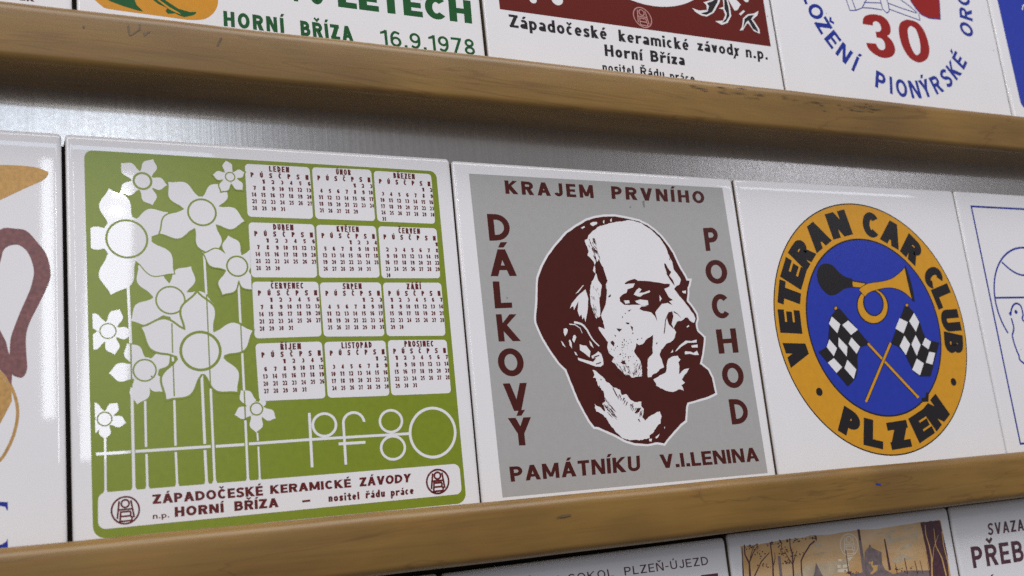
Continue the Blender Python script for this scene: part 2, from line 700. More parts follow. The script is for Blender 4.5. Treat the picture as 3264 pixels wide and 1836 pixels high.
        sp = smooth([(w * .93, H * .80), (w * .72, H - h * .95), (w * .42, H - h * .9), (h * 1.05, H * .76), (w * .34, H * .55), (w * .66, H * .46), (w - h * 1.05, H * .26), (w * .6, h * .9), (w * .3, h * .95), (w * .05, H * .2)], 4, False)
        rb(sp)
    elif ch == 'T':
        rect(0, 1 - t * .9, w, 1)
        rect(w / 2 - h, 0, w / 2 + h, 1 - t * .3)
    elif ch == 'U':
        rb([(h, 1), (h, .34)] + arc(w / 2, .34, w / 2 - h, .34 - h, 180, 360, 14)[1:] + [(w - h, 1)])
    elif ch in 'Vv':
        H = 1 if ch == 'V' else X
        P.append([(0, H), (d, H), (w / 2 + d * .5, 0), (w / 2 - d * .5, 0)])
        P.append([(w, H), (w - d, H), (w / 2 - d * .5, 0), (w / 2 + d * .5, 0)])
    elif ch == 'Y':
        rect(w / 2 - h, 0, w / 2 + h, .48)
        P.append([(0, 1), (d * 1.1, 1), (w / 2 + h, .42), (w / 2 - h, .42)])
        P.append([(w, 1), (w - d * 1.1, 1), (w / 2 - h, .42), (w / 2 + h, .42)])
    elif ch == 'y':
        P.append([(0, X), (d, X), (w / 2 + d * .5, 0), (w / 2 - d * .5, 0)])
        P.append([(w, X), (w - d, X), (w / 2 - d * .85, -.27), (w / 2 - d * 1.8, -.27)])
    elif ch in 'Zz':
        H = 1 if ch == 'Z' else X
        rect(0, H - t * .9, w, H)
        rect(0, 0, w, t * .9)
        P.append([(0, t * .5), (d * 1.2, t * .5), (w, H - t * .5), (w - d * 1.2, H - t * .5)])
    elif ch in 'abdpoce':
        ry = X / 2 - h * .9
        if ch == 'a':
            rect(w - t, 0, w, X * .72)
            rb([(w - h, X * .62)] + arc(w * .5, X - .22, w * .5 - h, .22 - h * .9, 0, 150, 9))
            rb(disc(w * .46, X * .27, w * .46 - h, X * .27 - h * .9, 20), True)
        elif ch == 'c':
            rb(arc(w / 2, X / 2, w / 2 - h, ry, 48, 312, 20))
        elif ch == 'e':
            rb(arc(w / 2, X / 2, w / 2 - h, ry, 0, 318, 22))
            rect(h, X / 2 - t * .36, w - h * .6, X / 2 + t * .36)
        else:
            rb(disc(w / 2, X / 2, w / 2 - h, ry, 26), True)
            if ch == 'b':
                rect(0, 0, t, 1)
            if ch == 'd':
                rect(w - t, 0, w, 1)
            if ch == 'p':
                rect(0, -.28, t, X)
    elif ch in 'iıjl':
        rect(0, -.2 if ch == 'j' else 0, t, 1 if ch == 'l' else X)
        if ch in 'ij':
            rect(0, X + .1, t, X + .1 + t * .9)
    elif ch in 'nmru':
        if ch == 'u':
            rect(w - t, 0, w, X)
            rb([(h, X), (h, .24)] + arc(w / 2, .24, w / 2 - h, .24 - h * .9, 180, 360, 12)[1:])
        else:
            rect(0, 0, t, X)
            if ch == 'r':
                rb(arc(w * .95, X * .55, w * .95 - h, X * .45 - h * .9, 180, 80, 8))
            else:
                k = 2 if ch == 'm' else 1
                ww = (w - t) / k
                for q in range(k):
                    x0 = h + q * ww
                    rb(arc(x0 + ww / 2, X - ww / 2 - h * .4, ww / 2, ww / 2 - h * .4, 180, 0, 12) + [(x0 + ww, 0)])
    elif ch == 't':
        rect(w * .3, 0, w * .3 + t, .92)
        rect(0, X - t * .8, w, X)
        rect(w * .3, 0, w, t * .75)
    elif ch == '1':
        w = w * .62
        rect(w - t, 0, w, 1)
        P.append([(w - h, 1), (w - h, 1 - t * 1.25), (0, .72), (0, .72 + t * .85)])
    elif ch == '2':
        rb(smooth([(h, .72), (w * .2, .92 - h * .3), (w * .52, 1 - h * .9), (w - h, .74), (w * .78, .48), (h * 1.3, t * .6)], 5, False))
        rect(0, 0, w, t * .9)
    elif ch == '3':
        rb(smooth([(h * .9, .8), (w * .45, 1 - h * .9), (w - h * 1.2, .76), (w * .74, .55), (w * .45, .53)], 5, False))
        rb(smooth([(w * .45, .53), (w * .76, .5), (w - h, .28), (w * .48, h * .9), (h * .8, .22)], 5, False))
    elif ch == '4':
        rect(w * .66 - h, 0, w * .66 + h, 1)
        rect(0, .2, w, .2 + t * .8)
        P.append([(0, .22), (d, .22), (w * .66 + h, 1), (w * .66 - h, 1)])
    elif ch == '5':
        rect(w * .08, 1 - t * .9, w * .94, 1)
        rect(w * .08, .46, w * .08 + t * .9, 1)
        rb(smooth([(w * .12, .52), (w * .5, .63 - h * .4), (w - h, .34), (w * .55, h * .9), (h * .8, .16)], 5, False))
    elif ch in '69':
        body = disc(w / 2, .32, w / 2 - h, .32 - h * .9, 24)
        tail = smooth([(h, .32), (w * .16, .7), (w * .45, 1 - h), (w * .86, .84)], 5, False)
        if ch == '9':
            body = [(w - x, 1 - y) for x, y in body]
            tail = [(w - x, 1 - y) for x, y in tail]
        rb(body, True)
        rb(tail)
    elif ch == '7':
        rect(0, 1 - t * .9, w, 1)
        P.append([(w * .18, 0), (w * .18 + d, 0), (w, 1 - t * .5), (w - d, 1 - t * .5)])
    elif ch == '8':
        rb(disc(w / 2, .745, w * .44 - h * .9, .255 - h * .8, 22), True)
        rb(disc(w / 2, .265, w / 2 - h, .265 - h * .8, 24), True)
    return w, P


def layout(txt, t, wd, gap):
    x = 0
    out = []
    for i, ch in enumerate(txt):
        w_, ps = glyph(ch, t, wd)
        out += [[(px + x, py) for px, py in q] for q in ps]
        x += w_ + gap
    return x - gap, out


def text_polys(txt, quad, t=.17, wd=1.0, gap=.12):
    """quad: TL, TR, BR, BL of the cap-height box, in mm"""
    W_, ps = layout(txt, t, wd, gap)
    TL, TR, BR, BL = quad
    f = lambda x, y: lerp(lerp(BL, BR, x / W_), lerp(TL, TR, x / W_), y)
    return [[f(*q) for q in p] for p in ps]


def heavy_letter(ch, cx, cz, ang, wdt, hgt, t=.3):
    W_, ps = layout(ch, t, 1.0, 0)
    ca, sa = math.cos(ang), math.sin(ang)
    out = []
    for p in ps:
        q = []
        for x, y in p:
            u = (x / W_ - .5) * wdt
            v = (y - .5) * hgt
            q.append((cx + u * ca - v * sa, cz + u * sa + v * ca))
        out.append(q)
    return out


def emblem_polys(c, ux, uy, tk=.09):
    """ring with a small o over a bar between two legs and a B below"""
    f = lambda pts: [(c[0] + x * ux[0] + y * uy[0], c[1] + x * ux[1] + y * uy[1]) for x, y in pts]
    P = []
    r = lambda pts, t=tk, cl=False: P.extend([f(q) for q in ribbon(pts, t, cl)])
    r(disc(0, 0, .95, .95, 36), tk, True)
    r(disc(0, .47, .27, .27, 20), tk, True)
    r([(-.40, .68), (-.58, -.56)])
    r([(.40, .68), (.58, -.56)])
    r([(-.5, .06), (.5, .06)])
    r([(-.33, -.10), (-.40, -.76), (.40, -.76), (.44, -.5), (.33, -.44), (.36, -.2), (.30, -.10)], tk, True)
    r([(-.36, -.42), (.36, -.42)])
    return P


# ------------------------------------------------------------------ large structure: backing panel and rails
def box_bm(x0, x1, y0, y1, z0, z1):
    bm = bmesh.new()
    bmesh.ops.create_cube(bm, size=1)
    for v in bm.verts:
        v.co = Vector(((x0 + x1) / 2 + v.co.x * (x1 - x0), (y0 + y1) / 2 + v.co.y * (y1 - y0), (z0 + z1) / 2 + v.co.z * (z1 - z0))) * MM
    return bm


X0, X1 = -420.0, 1050.0
BOARD = glaze("dark_board", (0.022, 0.016, 0.011), 0.75, 0.2, 60)
back = obj('backing_board', box_bm(X0, X1, 6.6, 12.0, -260, 420), BOARD)
back['label'] = 'dark board behind all the tiles, seen only as black lines in the gaps between them'
back['category'] = 'board'
strip = obj('metal_strip', box_bm(X0, X1, 5.95, 6.55, 147.6, 170.05), METAL)
strip['label'] = 'bare brushed grey metal strip between the upper rail and the middle row of tiles'
strip['category'] = 'strip'


def rail(ztop, zbot, zledge, label):
    prof = []
    prof += [(-.35, ztop)]
    prof += arc(-11.2, ztop - 4.8, 4.8, 4.8, 90, 180, 8)
    prof += [(-16.3, (ztop + zbot) / 2)]
    prof += arc(-13.0, zbot + 3.2, 3.2, 3.2, 180, 270, 7)
    prof += [(-4, zbot), (6.45, zbot), (6.45, zledge), (-.35, zledge)]
    bm = bmesh.new()
    N = 260
    rings = []
    rnd = random.Random(int(ztop))
    ph = [rnd.uniform(0, 6.28) for _ in range(6)]
    for i in range(N + 1):
        x = X0 + (X1 - X0) * i / N
        dz = .10 * math.sin(x * .031 + ph[0]) + .06 * math.sin(x * .083 + ph[1])
        dy = .14 * math.sin(x * .027 + ph[2]) + .07 * math.sin(x * .11 + ph[3])
        ring = []
        for k, (y, z) in enumerate(prof):
            fy = 1 if y < -3 else 0
            fz = 1 if (y < -.4) else 0
            ring.append(bm.verts.new((x * MM, (y + dy * fy) * MM, (z + dz * fz) * MM)))
        rings.append(ring)
    M_ = len(prof)
    for a, b in zip(rings, rings[1:]):
        for k in range(M_):
            bm.faces.new((a[k], b[k], b[(k + 1) % M_], a[(k + 1) % M_]))
    bm.faces.new(rings[0])
    bm.faces.new(rings[-1][::-1])
    bmesh.ops.recalc_face_normals(bm, faces=bm.faces)
    for f in bm.faces:
        f.smooth = True
    for e in bm.edges:
        if len(e.link_faces) == 2 and e.calc_face_angle(0) > math.radians(40):
            e.smooth = False
    o = obj('wooden_rail', bm, WOOD)
    o['label'] = label
    o['category'] = 'rail'
    o['group'] = 'wooden rails of the tile rack'
    return o


RU = rail(193.3, 170.0, 186.9, 'varnished wooden rail above the bare metal strip, carrying the upper row of tiles')
RL = rail(6.1, -16.5, -.1, 'varnished wooden rail carrying the calendar tile, directly above the lowest row of tiles')


def on_rail(S, pts, ztop, lift=.12):
    """trace points laid on the rail's rounded front, millimetres in 3-D"""
    out = []
    for px in pts:
        x, z = S.p(*px)
        y = -16.3
        for _ in range(6):
            k = (392.948 + y) / 392.948
            X, Z = -30.08 + (x + 30.08) * k, -2.59 + (z + 2.59) * k
            u = Z - (ztop - 4.8)
            y = -16.2 if u < 0 else -11.2 - math.sqrt(max(4.8 ** 2 - min(u, 4.7) ** 2, .3))
        out.append((X, y - lift, Z))
    return out


def rail_mark(name, S, pts, ztop, mat, parent, lift=.16):
    P3d = on_rail(S, pts, ztop, lift)
    bm = bmesh.new()
    vs = [bm.verts.new(Vector(q) * MM) for q in P3d]
    for tr_ in tessellate_polygon([[Vector((a, c, 0)) for a, b, c in P3d]]):
        bm.faces.new([vs[i] for i in tr_])
    return obj(name, bm, mat, parent)


rail_mark('dent', I1, [(2262, 385), (2282, 388), (2262, 430), (2244, 480), (2222, 478), (2240, 430)], 193.3, DENT, RU)
rail_mark('dent', I1, [(848, 268), (872, 270), (870, 296), (850, 294)], 193.3, DENT, RU)
for q in [[(1308, 262), (1326, 262), (1338, 368), (1322, 370)], [(1428, 250), (1442, 252), (1440, 305), (1345, 372), (1330, 366), (1425, 300)], [(1470, 335), (1540, 320), (1540, 330), (1480, 378)]]:
    rail_mark('pencil_mark', I1, q, 193.3, PENCIL, RU)
rw = random.Random(5)
for k in range(34):
    x = rw.uniform(1010, 1900)
    y = 400 + (x - 1000) * .125 + rw.gauss(0, 13)
    L_, h_ = rw.uniform(20, 95), rw.uniform(2.0, 5.5)
    rail_mark('scuff', F2, [(x, y), (x + L_ * .5, y + L_ * .06 - h_ * .5), (x + L_, y + L_ * .125), (x + L_ * .5, y + L_ * .06 + h_ * .5)], 193.3, SCUFF, RU, .22)
rail_mark('ink_fleck', G6, [(1372, 152), (1412, 158), (1418, 172), (1380, 166)], 6.1, LINE_BLUE, RL)
rail_mark('scuff', G5, [(985, 378), (1040, 356), (1112, 352), (1112, 362), (1050, 376)], 6.1, PENCIL, RL)

# ------------------------------------------------------------------ tiles
def tile_body(root, TL, TR, BR, BL, rc=1.6):
    """glazed slab with a softly rounded edge; corners in mm"""
    prof = [(6, 0), (4.8, 0), (3.8, .02), (3.0, .06), (2.3, .12), (1.7, .21), (1.15, .34), (.7, .52), (.35, .75), (.1, 1.05), (0, 1.4), (0, 5.6)]
    bm = bmesh.new()
    rings = []

    def inset(d):
        c = [Vector(q) for q in (TL, TR, BR, BL)]
        out = []
        for i in range(4):
            a, b, e = c[i - 1], c[i], c[(i + 1) % 4]
            u, v = (a - b).normalized(), (e - b).normalized()
            # the glaze rolls off over a shorter distance along the top and bottom edges
            out.append(tuple(b + (u * .45 + v) * d if i % 2 else b + (u + v * .45) * d))
        return rquad(out, max(rc - d * .3, .5), 5)

    for d, y in prof:
        rings.append([bm.verts.new((x * MM, y * MM, z * MM)) for x, z in inset(d)])
    n = len(rings[0])
    bm.faces.new(rings[0])
    for a, b in zip(rings, rings[1:]):
        for k in range(n):
            bm.faces.new((a[k], a[(k + 1) % n], b[(k + 1) % n], b[k]))
    bm.faces.new(rings[-1][::-1])
    bmesh.ops.recalc_face_normals(bm, faces=bm.faces)
    for f in bm.faces:
        f.smooth = True
    bm.faces.ensure_lookup_table()
    for e in bm.edges:
        if len(e.link_faces) == 2 and e.calc_face_angle(0) > math.radians(50):
            e.smooth = False
    o = obj('tile_body', bm, WHITE, root)
    o.data.materials.append(CERAMIC_EDGE)
    for p in o.data.polygons:
        if max(o.data.vertices[i].co.y for i in p.vertices) > 1.5 * MM:
            p.material_index = 1
    return o


def tile(label, TL, TR, BR, BL):
    r = thing('ceramic_tile', label, 'tile', (BL[0] + BR[0]) / 2, (BL[1] + BR[1]) / 2, 0.0, 'printed ceramic tiles on the rack')
    tile_body(r, TL, TR, BR, BL)
    return r


# ================================================================== calendar tile
t = tile('white tile with a green calendar print, white flowers and twelve month boxes', (-.4, 150.4), (150.6, 150.4), (150.1, 0), (.3, 0))
gp = rquad([mm(268, 478), mm(1390, 546), mm(1487, 1603), mm(297, 1719)], [3.0, 3.0, 4.0, 4.2])
pr('green_panel', [gp], GREEN, t, 0)
LA, LB = mm(282, 478), mm(312, 1719)      # white things stop just inside the panel's left edge


def petal_poly(c, tip):
    dx, dz = tip[0] - c[0], tip[1] - c[1]
    prof = smooth([(.28, .226), (.40, .228), (.47, .236), (.56, .262), (.65, .276), (.74, .262), (.81, .210), (.87, .138), (.93, .062)], 2, False) + [(1.0, 0)]
    a = [(c[0] + dx * u - dz * v, c[1] + dz * u + dx * v) for u, v in prof]
    b = [(c[0] + dx * u + dz * v, c[1] + dz * u - dx * v) for u, v in prof[:-1]]
    return a + b[::-1]


def flower(c, r, tips, ring_w, layer, outline=0.55, cut=False, cut_r=None, under=False):
    """white star flower: petals and hub, green outline under it and green ring on it"""
    L = [math.dist(c, q) for q in tips]
    hub = disc(c[0], c[1], r * 1.22, r * 1.22, 30)
    shapes = [petal_poly(c, q) for q in tips] + [hub]

    def cl(s):
        if cut:
            s = clip(s, LA, LB)
        if cut_r:
            s = clip(s, cut_r[1], cut_r[0])
        return s
    shapes_w = [cl(s) for s in shapes]
    shapes_w = [s for s in shapes_w if len(s) > 2]
    o = pr('flower', shapes_w, PANEL_WHITE, t, layer + 1)
    if outline:
        g = [cl(grow(s, outline)) for s in shapes[:-1]]
        pr('outline', [s for s in g if len(s) > 2], GREEN, o, layer)
    pr('flower_ring', ribbon(disc(c[0], c[1], r, r, 36), ring_w, True), GREEN, o, layer + 2.4)
    return o


k1 = .24157 * .108
P1 = H1.p
P2 = H2.p
P3 = H3.p
rad = lambda n: n * .0262
CR = (mm(792, 700), mm(803, 950))
flower(P1(1630, 815), rad(195), [P1(1185, 415), P1(1935, 440), P1(2190, 930), P1(1770, 1390), P1(1075, 1095)], .72, 4)
flower(P1(2000, 347), rad(68), [P1(1945, 132), P1(2190, 285), P1(2165, 520), P1(1885, 540), P1(1772, 320)], .45, 8, .5)
flower(P1(845, 402), rad(118), [P1(560, 165), P1(985, 112), P1(1170, 455), P1(980, 720), P1(555, 560)], .8, 1, .3)
flower(P1(640, 1165), rad(268), [P1(400, 500), P1(1180, 815), P1(1262, 1622), P1(430, 1905), P1(30, 1150)], .75, 1.6, .4, cut=True)
flower(P2(1215, 732), rad(193), [P2(790, 270), P2(1485, 285), P2(1785, 780), P2(1470, 1170), P2(690, 1005)], .6, 0.2, .3)
flower(P2(2095, 285), rad(147), [P2(1975, -120), P2(2480, 90), P2(2310, 600), P2(1900, 660), P2(1655, 120)], .62, 9, .5, cut_r=CR)
flower(P2(1612, 1402), rad(268), [P2(1565, 635), P2(2295, 1135), P3(2095, 700), P3(1162, 800), P2(835, 1095)], 1.0, 5, .75)
flower(P2(390, 1140), rad(102), [P2(545, 850), P2(705, 1180), P2(480, 1450), P2(90, 1370), P2(85, 925)], .4, 1.2, .3, cut=True)
flower(P3(875, 415), rad(147), [P3(640, 60), P3(1215, 205), P3(1128, 700), P3(775, 865), P3(400, 455)], .55, 0.6, 0)
flower(P3(345, 1058), rad(90), [P3(515, 845), P3(630, 1110), P3(350, 1325), P3(95, 1240), P3(120, 850)], .45, 1, 0, cut=True)
flower(P3(2350, 925), rad(85), [P3(2345, 1240), P3(2605, 1048), P3(2470, 800), P3(2140, 680), P3(2060, 1005)], .5, 1, 0)


def stem(white, wd, green=(), gw=.42):
    P = Print()
    for a, b in white:
        P.polys(ribbon([a, b], wd))
    # little flare where the stem runs into the banner
    a, b = white[-1]
    P.poly([(b[0] - wd * 1.25, b[1] - .5), (b[0] + wd * 1.25, b[1] - .5), (b[0] + wd * .5, b[1] + 1.1), (b[0] - wd * .5, b[1] + 1.1)])
    o = P.build('flower_stem', PANEL_WHITE, t, 2.0)
    if green:
        Q = Print()
        for a, b in green:
            Q.polys(ribbon([a, b], gw))
        Q.build('stem_line', GREEN, o, 10)


Q4 = H4.p
stem([(P3(352, 1318), Q4(228, 690))], .75)
stem([(P2(655, 545), P3(690, 60)), (P3(705, 640), Q4(592, 655))], 1.0, [(P3(690, 60), P3(703, 640))])
stem([(P3(880, 820), Q4(747, 100)), (Q4(752, 190), Q4(765, 640))], .8)
stem([(P3(1242, 190), P3(1248, 300)), (P3(1264, 760), Q4(1125, 85)), (Q4(1128, 165), Q4(1147, 610))], .8, [(P2(1232, 1035), P3(1243, 185)), (P3(1248, 305), P3(1264, 755))])
stem([(P3(1625, 440), Q4(1500, 60)), (Q4(1502, 140), Q4(1525, 585))], .98)
stem([(P2(1655, 90), P2(1688, 655)), (P3(1745, 655), Q4(1628, 560))], .85, [(P2(1690, 665), P3(1743, 650))])
stem([(P2(2110, 470), P2(2138, 1045)), (P3(2160, 175), P3(2186, 680)), (P3(2203, 1075), Q4(2055, 540))], .85, [(P2(2140, 1050), P3(2158, 165)), (P3(2188, 690), P3(2202, 1060))])
stem([(P3(2360, 1240), Q4(2182, 20)), (Q4(2187, 95), Q4(2207, 530))], .65)
F7p = F7.p
# horizontal ground line with breaks, running into the pf 80 greeting
hl = [(Q4(105, 192), Q4(552, 162)), (Q4(610, 157), Q4(1578, 93)), (Q4(1640, 92), Q4(2008, 68)), (F7p(98, 490), F7p(545, 458)), (F7p(545, 458), F7p(790, 443)), (F7p(790, 443), F7p(1270, 415))]
pr('ground_line', [q for a, b in hl for q in ribbon([a, b], 1.02)], PANEL_WHITE, t, 2.3)
gr = []
cs = lambda cx, cy, rx, ry: [F7p(cx + rx * math.cos(a * math.pi / 24), cy + ry * math.sin(a * math.pi / 24)) for a in range(48)]
gr += ribbon([F7p(537, 265), F7p(558, 660)], 1.06)
gr += ribbon(cs(647, 352, 84, 82), 1.0, True)
hook = [F7p(935, 330)] + [F7p(860 + 76 * math.cos(math.radians(a)), 338 - 76 * math.sin(math.radians(a))) for a in range(8, 181, 12)] + [F7p(803, 640)]
gr += ribbon(hook, 1.03)
gr += ribbon([F7p(750, 490), F7p(945, 478)], 1.08)
gr += ribbon(cs(1130, 325, 80, 79), 1.0, True)
gr += ribbon(cs(1145, 518, 86, 84), 1.0, True)
gr += ribbon(cs(1433, 408, 164, 178), 1.12, True)
pr('greeting_lettering', gr, PANEL_WHITE, t, 3)

MONTHS = [('LEDEN', 1, 31), ('ÚNOR', 4, 29), ('BŘEZEN', 5, 31), ('DUBEN', 1, 30), ('KVĚTEN', 3, 31), ('ČERVEN', 6, 30), ('ČERVENEC', 1, 31), ('SRPEN', 4, 31), ('ZÁŘÍ', 0, 30), ('ŘÍJEN', 2, 31), ('LISTOPAD', 5, 30), ('PROSINEC', 0, 31)]
CARDS = [(F5, [(103, 145), (812, 183), (852, 750), (135, 724)]), (F5, [(838, 183), (1486, 210), (1532, 772), (878, 748)]), (F5, [(1513, 222), (2142, 258), (2188, 803), (1556, 776)]),
         (F5, [(143, 786), (862, 808), (897, 1392), (176, 1388)]), (F5, [(884, 812), (1536, 828), (1582, 1392), (918, 1392)]), (F5, [(1563, 828), (2202, 852), (2244, 1398), (1603, 1398)]),
         (F6, [(183, 62), (907, 63), (946, 660), (212, 684)]), (F6, [(924, 70), (1592, 70), (1634, 658), (968, 664)]), (F6, [(1614, 72), (2252, 73), (2302, 654), (1658, 658)]),
         (F6, [(218, 740), (947, 716), (988, 1338), (262, 1370)]), (F6, [(973, 722), (1642, 706), (1688, 1310), (1012, 1334)]), (F6, [(1668, 702), (2312, 697), (2362, 1282), (1708, 1307)])]
for i, ((nm, st, nd), (S, c)) in enumerate(zip(MONTHS, CARDS)):
    q = S(c)
    card = pr('month_card', [rquad(q, 1.5)], PANEL_WHITE, t, 4)
    f = lambda u, v: lerp(lerp(q[0], q[1], u), lerp(q[3], q[2], u), v)
    P = Print()
    bx = lambda u0, u1, v0, v1: (f(u0, v0), f(u1, v0), f(u1, v1), f(u0, v1))
    wn = .062 * len(nm)
    six = 6 if st + nd > 35 else 5
    P.polys(text_polys(nm, bx(.52 - wn / 2, .52 + wn / 2, .015, .125), .21, .62, .16))
    for k, ch in enumerate('PÚSČPSN'):
        u = .10 + .141 * k
        P.polys(text_polys(ch, bx(u - .022, u + .026, .155, .25), .26, .62))
    for d_ in range(1, nd + 1):
        s_ = d_ - 1 + st
        col, row = s_ % 7, s_ // 7
        u = .118 + .1415 * col
        v = .285 + (.127 if six == 5 else .124) * row
        two = d_ > 9
        u0 = u - (.037 if two else .010)
        P.polys(text_polys(str(d_), bx(u0, u + .030, v, v + .077), .27, .82, .14))
    P.build('month_lettering', CAL_INK, card, 6)

ban = pr('caption_banner', [rquad([Q4(130, 688), H5.p(2287, 294), H5.p(2320, 660), Q4(130, 1162)], [2.6, 2.6, 2.4, 2.6])], PANEL_WHITE, t, 4)
cap = []
cap += text_polys('ZÁPADOČESKÉ', [Q4(826, 712), Q4(2240, 598), Q4(2250, 722), Q4(832, 832)], .25, 1.0, .09)
cap += text_polys('KERAMICKÉ', [H5.p(2, 558), H5.p(975, 478), H5.p(984, 580), H5.p(5, 662)], .25, 1.0, .09)
cap += text_polys('ZÁVODY', [H5.p(1080, 465), H5.p(1705, 414), H5.p(1700, 518), H5.p(1085, 572)], .25, 1.0, .09)
cap += text_polys('HORNÍ', [Q4(1112, 870), Q4(1738, 822), Q4(1745, 938), Q4(1115, 997)], .26, 1.0, .12)
cap += text_polys('BŘÍZA', [Q4(1876, 797), Q4(2440, 752), Q4(2448, 870), Q4(1880, 922)], .25, 1.0, .10)
cap += text_polys('n.p.', [Q4(832, 952), Q4(1040, 930), Q4(1045, 1002), Q4(835, 1024)], .17, 1.0, .14)
cap += [[H5.p(390, 738), H5.p(487, 728), H5.p(488, 752), H5.p(392, 764)]]
cap += text_polys('nositel', [H5.p(706, 666), H5.p(1076, 634), H5.p(1082, 726), H5.p(710, 757)], .25, .95, .14)
cap += text_polys('řádu', [H5.p(1155, 624), H5.p(1386, 604), H5.p(1390, 694), H5.p(1158, 716)], .25, .95, .12)
cap += text_polys('práce', [H5.p(1457, 598), H5.p(1734, 572), H5.p(1739, 660), H5.p(1461, 690)], .25, .95, .12)
pr('caption_lettering', cap, CAL_INK, ban, 6)


def emblem(S, c, right_, up_, mat, parent, layer, tk=.125):
    c0 = S.p(*c)
    a, b = S.p(*right_), S.p(*up_)
    return pr('factory_emblem', emblem_polys(c0, (a[0] - c0[0], a[1] - c0[1]), (b[0] - c0[0], b[1] - c0[1]), tk), mat, parent, layer)


emblem(H4, (482, 911), (668, 893), (474, 730), CAL_INK, ban, 6)
emblem(H5, (2027, 511), (2165, 498), (2018, 360), CAL_INK, ban, 6, .15)

# ================================================================== portrait tile
t = tile('white tile with a grey panel and a maroon portrait of a bald bearded man', (151.6, 149.7), (300.0, 149.4), (299.7, 0), (150.9, 0))
pr('grey_panel', [[G1.p(178, 175), G1.p(2104, 283), G2.p(2400, 1186), G2.p(425, 1369)]], GREY, t, 0)
A7 = lambda pts: G7(pts)
A8 = lambda pts: G8(pts)
sil = A7([(1000, 110), (1120, 108), (1250, 130), (1400, 165), (1500, 215), (1580, 275), (1660, 350), (1730, 440), (1790, 530), (1840, 640), (1880, 720), (1930, 800), (1950, 850), (1985, 850), (1975, 900), (1960, 930), (1962, 1000), (1950, 1085), (1990, 1130), (2030, 1185), (2062, 1240), (2070, 1290), (2055, 1340), (2062, 1400)]) + \
    A8([(2075, 60), (2150, 130), (2147, 190), (2128, 330), (2104, 432), (2200, 510), (2245, 600), (2270, 720), (2282, 772), (2200, 812), (2100, 842), (1960, 882), (1945, 930), (1935, 1088), (1880, 1130), (1800, 1220), (1720, 1310), (1692, 1352), (1610, 1338), (1500, 1360), (1350, 1350), (1250, 1320), (1120, 1250), (1010, 1200), (930, 1165), (885, 1160), (830, 1090), (770, 980), (700, 850), (620, 650), (560, 500), (480, 420), (400, 310), (300, 150), (245, 30)]) + \
    A7([(215, 1330), (210, 1280), (226, 1100), (232, 900), (237, 820), (280, 700), (350, 570), (430, 460), (560, 310), (680, 225), (800, 155), (900, 125)])
port = pr('portrait_outline', [grow(sil, 1.0)], PANEL_WHITE, t, 2)
pr('portrait_print', [rough(sil, .07, 1.2)], MAROON, port, 4)
face = A7([(1290, 148), (1420, 185), (1540, 260), (1640, 360), (1715, 470), (1745, 560), (1785, 640), (1800, 720), (1850, 780), (1884, 840), (1868, 890), (1825, 918), (1805, 945), (1880, 1045), (1940, 1115), (1985, 1178), (2035, 1240), (2055, 1290), (2035, 1335), (2000, 1325), (1962, 1278), (1930, 1275), (1900, 1310), (1835, 1322), (1815, 1372), (1800, 1400)]) + \
    A8([(1830, 70), (1805, 150), (1760, 190), (1715, 200), (1690, 240), (1655, 268), (1640, 330), (1668, 400), (1688, 470), (1640, 500), (1600, 540), (1560, 560), (1540, 586), (1502, 590), (1497, 480), (1502, 380), (1560, 310), (1552, 250), (1565, 95), (1540, 120), (1490, 150), (1440, 210), (1400, 215), (1370, 195), (1360, 250), (1340, 290), (1372, 340), (1415, 400), (1432, 470), (1440, 575), (1385, 585), (1320, 592), (1285, 560), (1250, 568), (1215, 540), (1160, 480), (1120, 430), (1085, 405), (1110, 360), (1052, 310), (1030, 240), (1040, 185), (990, 120), (945, 50), (930, 15)]) + \
    A7([(940, 1385), (1005, 1410), (985, 1320), (960, 1250), (985, 1200), (1010, 1140), (1025, 1060), (1032, 960), (1010, 900), (1035, 850), (1010, 770), (985, 700), (960, 650), (935, 610), (890, 660), (868, 740), (905, 770), (930, 850), (970, 905), (960, 1000), (945, 1060), (950, 1160), (955, 1260), (905, 1290), (880, 1220), (850, 1150), (836, 1060), (834, 950), (855, 862), (880, 830), (900, 760), (880, 640), (830, 580), (805, 560), (818, 500), (792, 440), (772, 380), (800, 370), (818, 330), (860, 280), (935, 225), (1035, 195), (1160, 170), (1240, 160)])
wh = Print().poly(rough(face, .15, .8))
wh.poly(rough(A7([(782, 950), (815, 1055), (806, 1200), (782, 1330), (765, 1270), (748, 1300), (735, 1240), (715, 1265), (690, 1200), (700, 1090), (650, 1190), (640, 1140), (600, 1172), (625, 1110), (690, 1030), (740, 985)]), .06, 1))
wh.poly(A7([(665, 1005), (750, 905), (765, 900), (700, 985)]))
wh.polys(taper(A7([(595, 1352), (660, 1358), (720, 1400)]) + A8([(745, 80)]), .5, .25))
wh.polys(taper(smooth(A7([(650, 1330), (740, 1355), (800, 1420)]) + A8([(825, 90), (870, 160), (940, 230)]), 3, False), 1.0, .55))
for q in [[(530, 30), (560, 22), (578, 40), (570, 80), (545, 118), (530, 75)], [(640, 110), (660, 98), (676, 125), (652, 192), (630, 160)], [(590, 160), (606, 155), (622, 190), (627, 258), (600, 220)], [(497, 165), (520, 185), (555, 245), (520, 220)],
          [(825, 165), (850, 190), (878, 255), (840, 222)], [(715, 208), (745, 220), (790, 225), (840, 290), (830, 362), (770, 312), (718, 275)], [(650, 292), (670, 300), (692, 340), (668, 330)],
          [(850, 345), (895, 320), (930, 290), (965, 320), (985, 380), (990, 440), (960, 468), (900, 465), (790, 425), (700, 392), (692, 362), (760, 383), (870, 412), (890, 390), (905, 365), (860, 372)]]:
    wh.poly(A8(q))
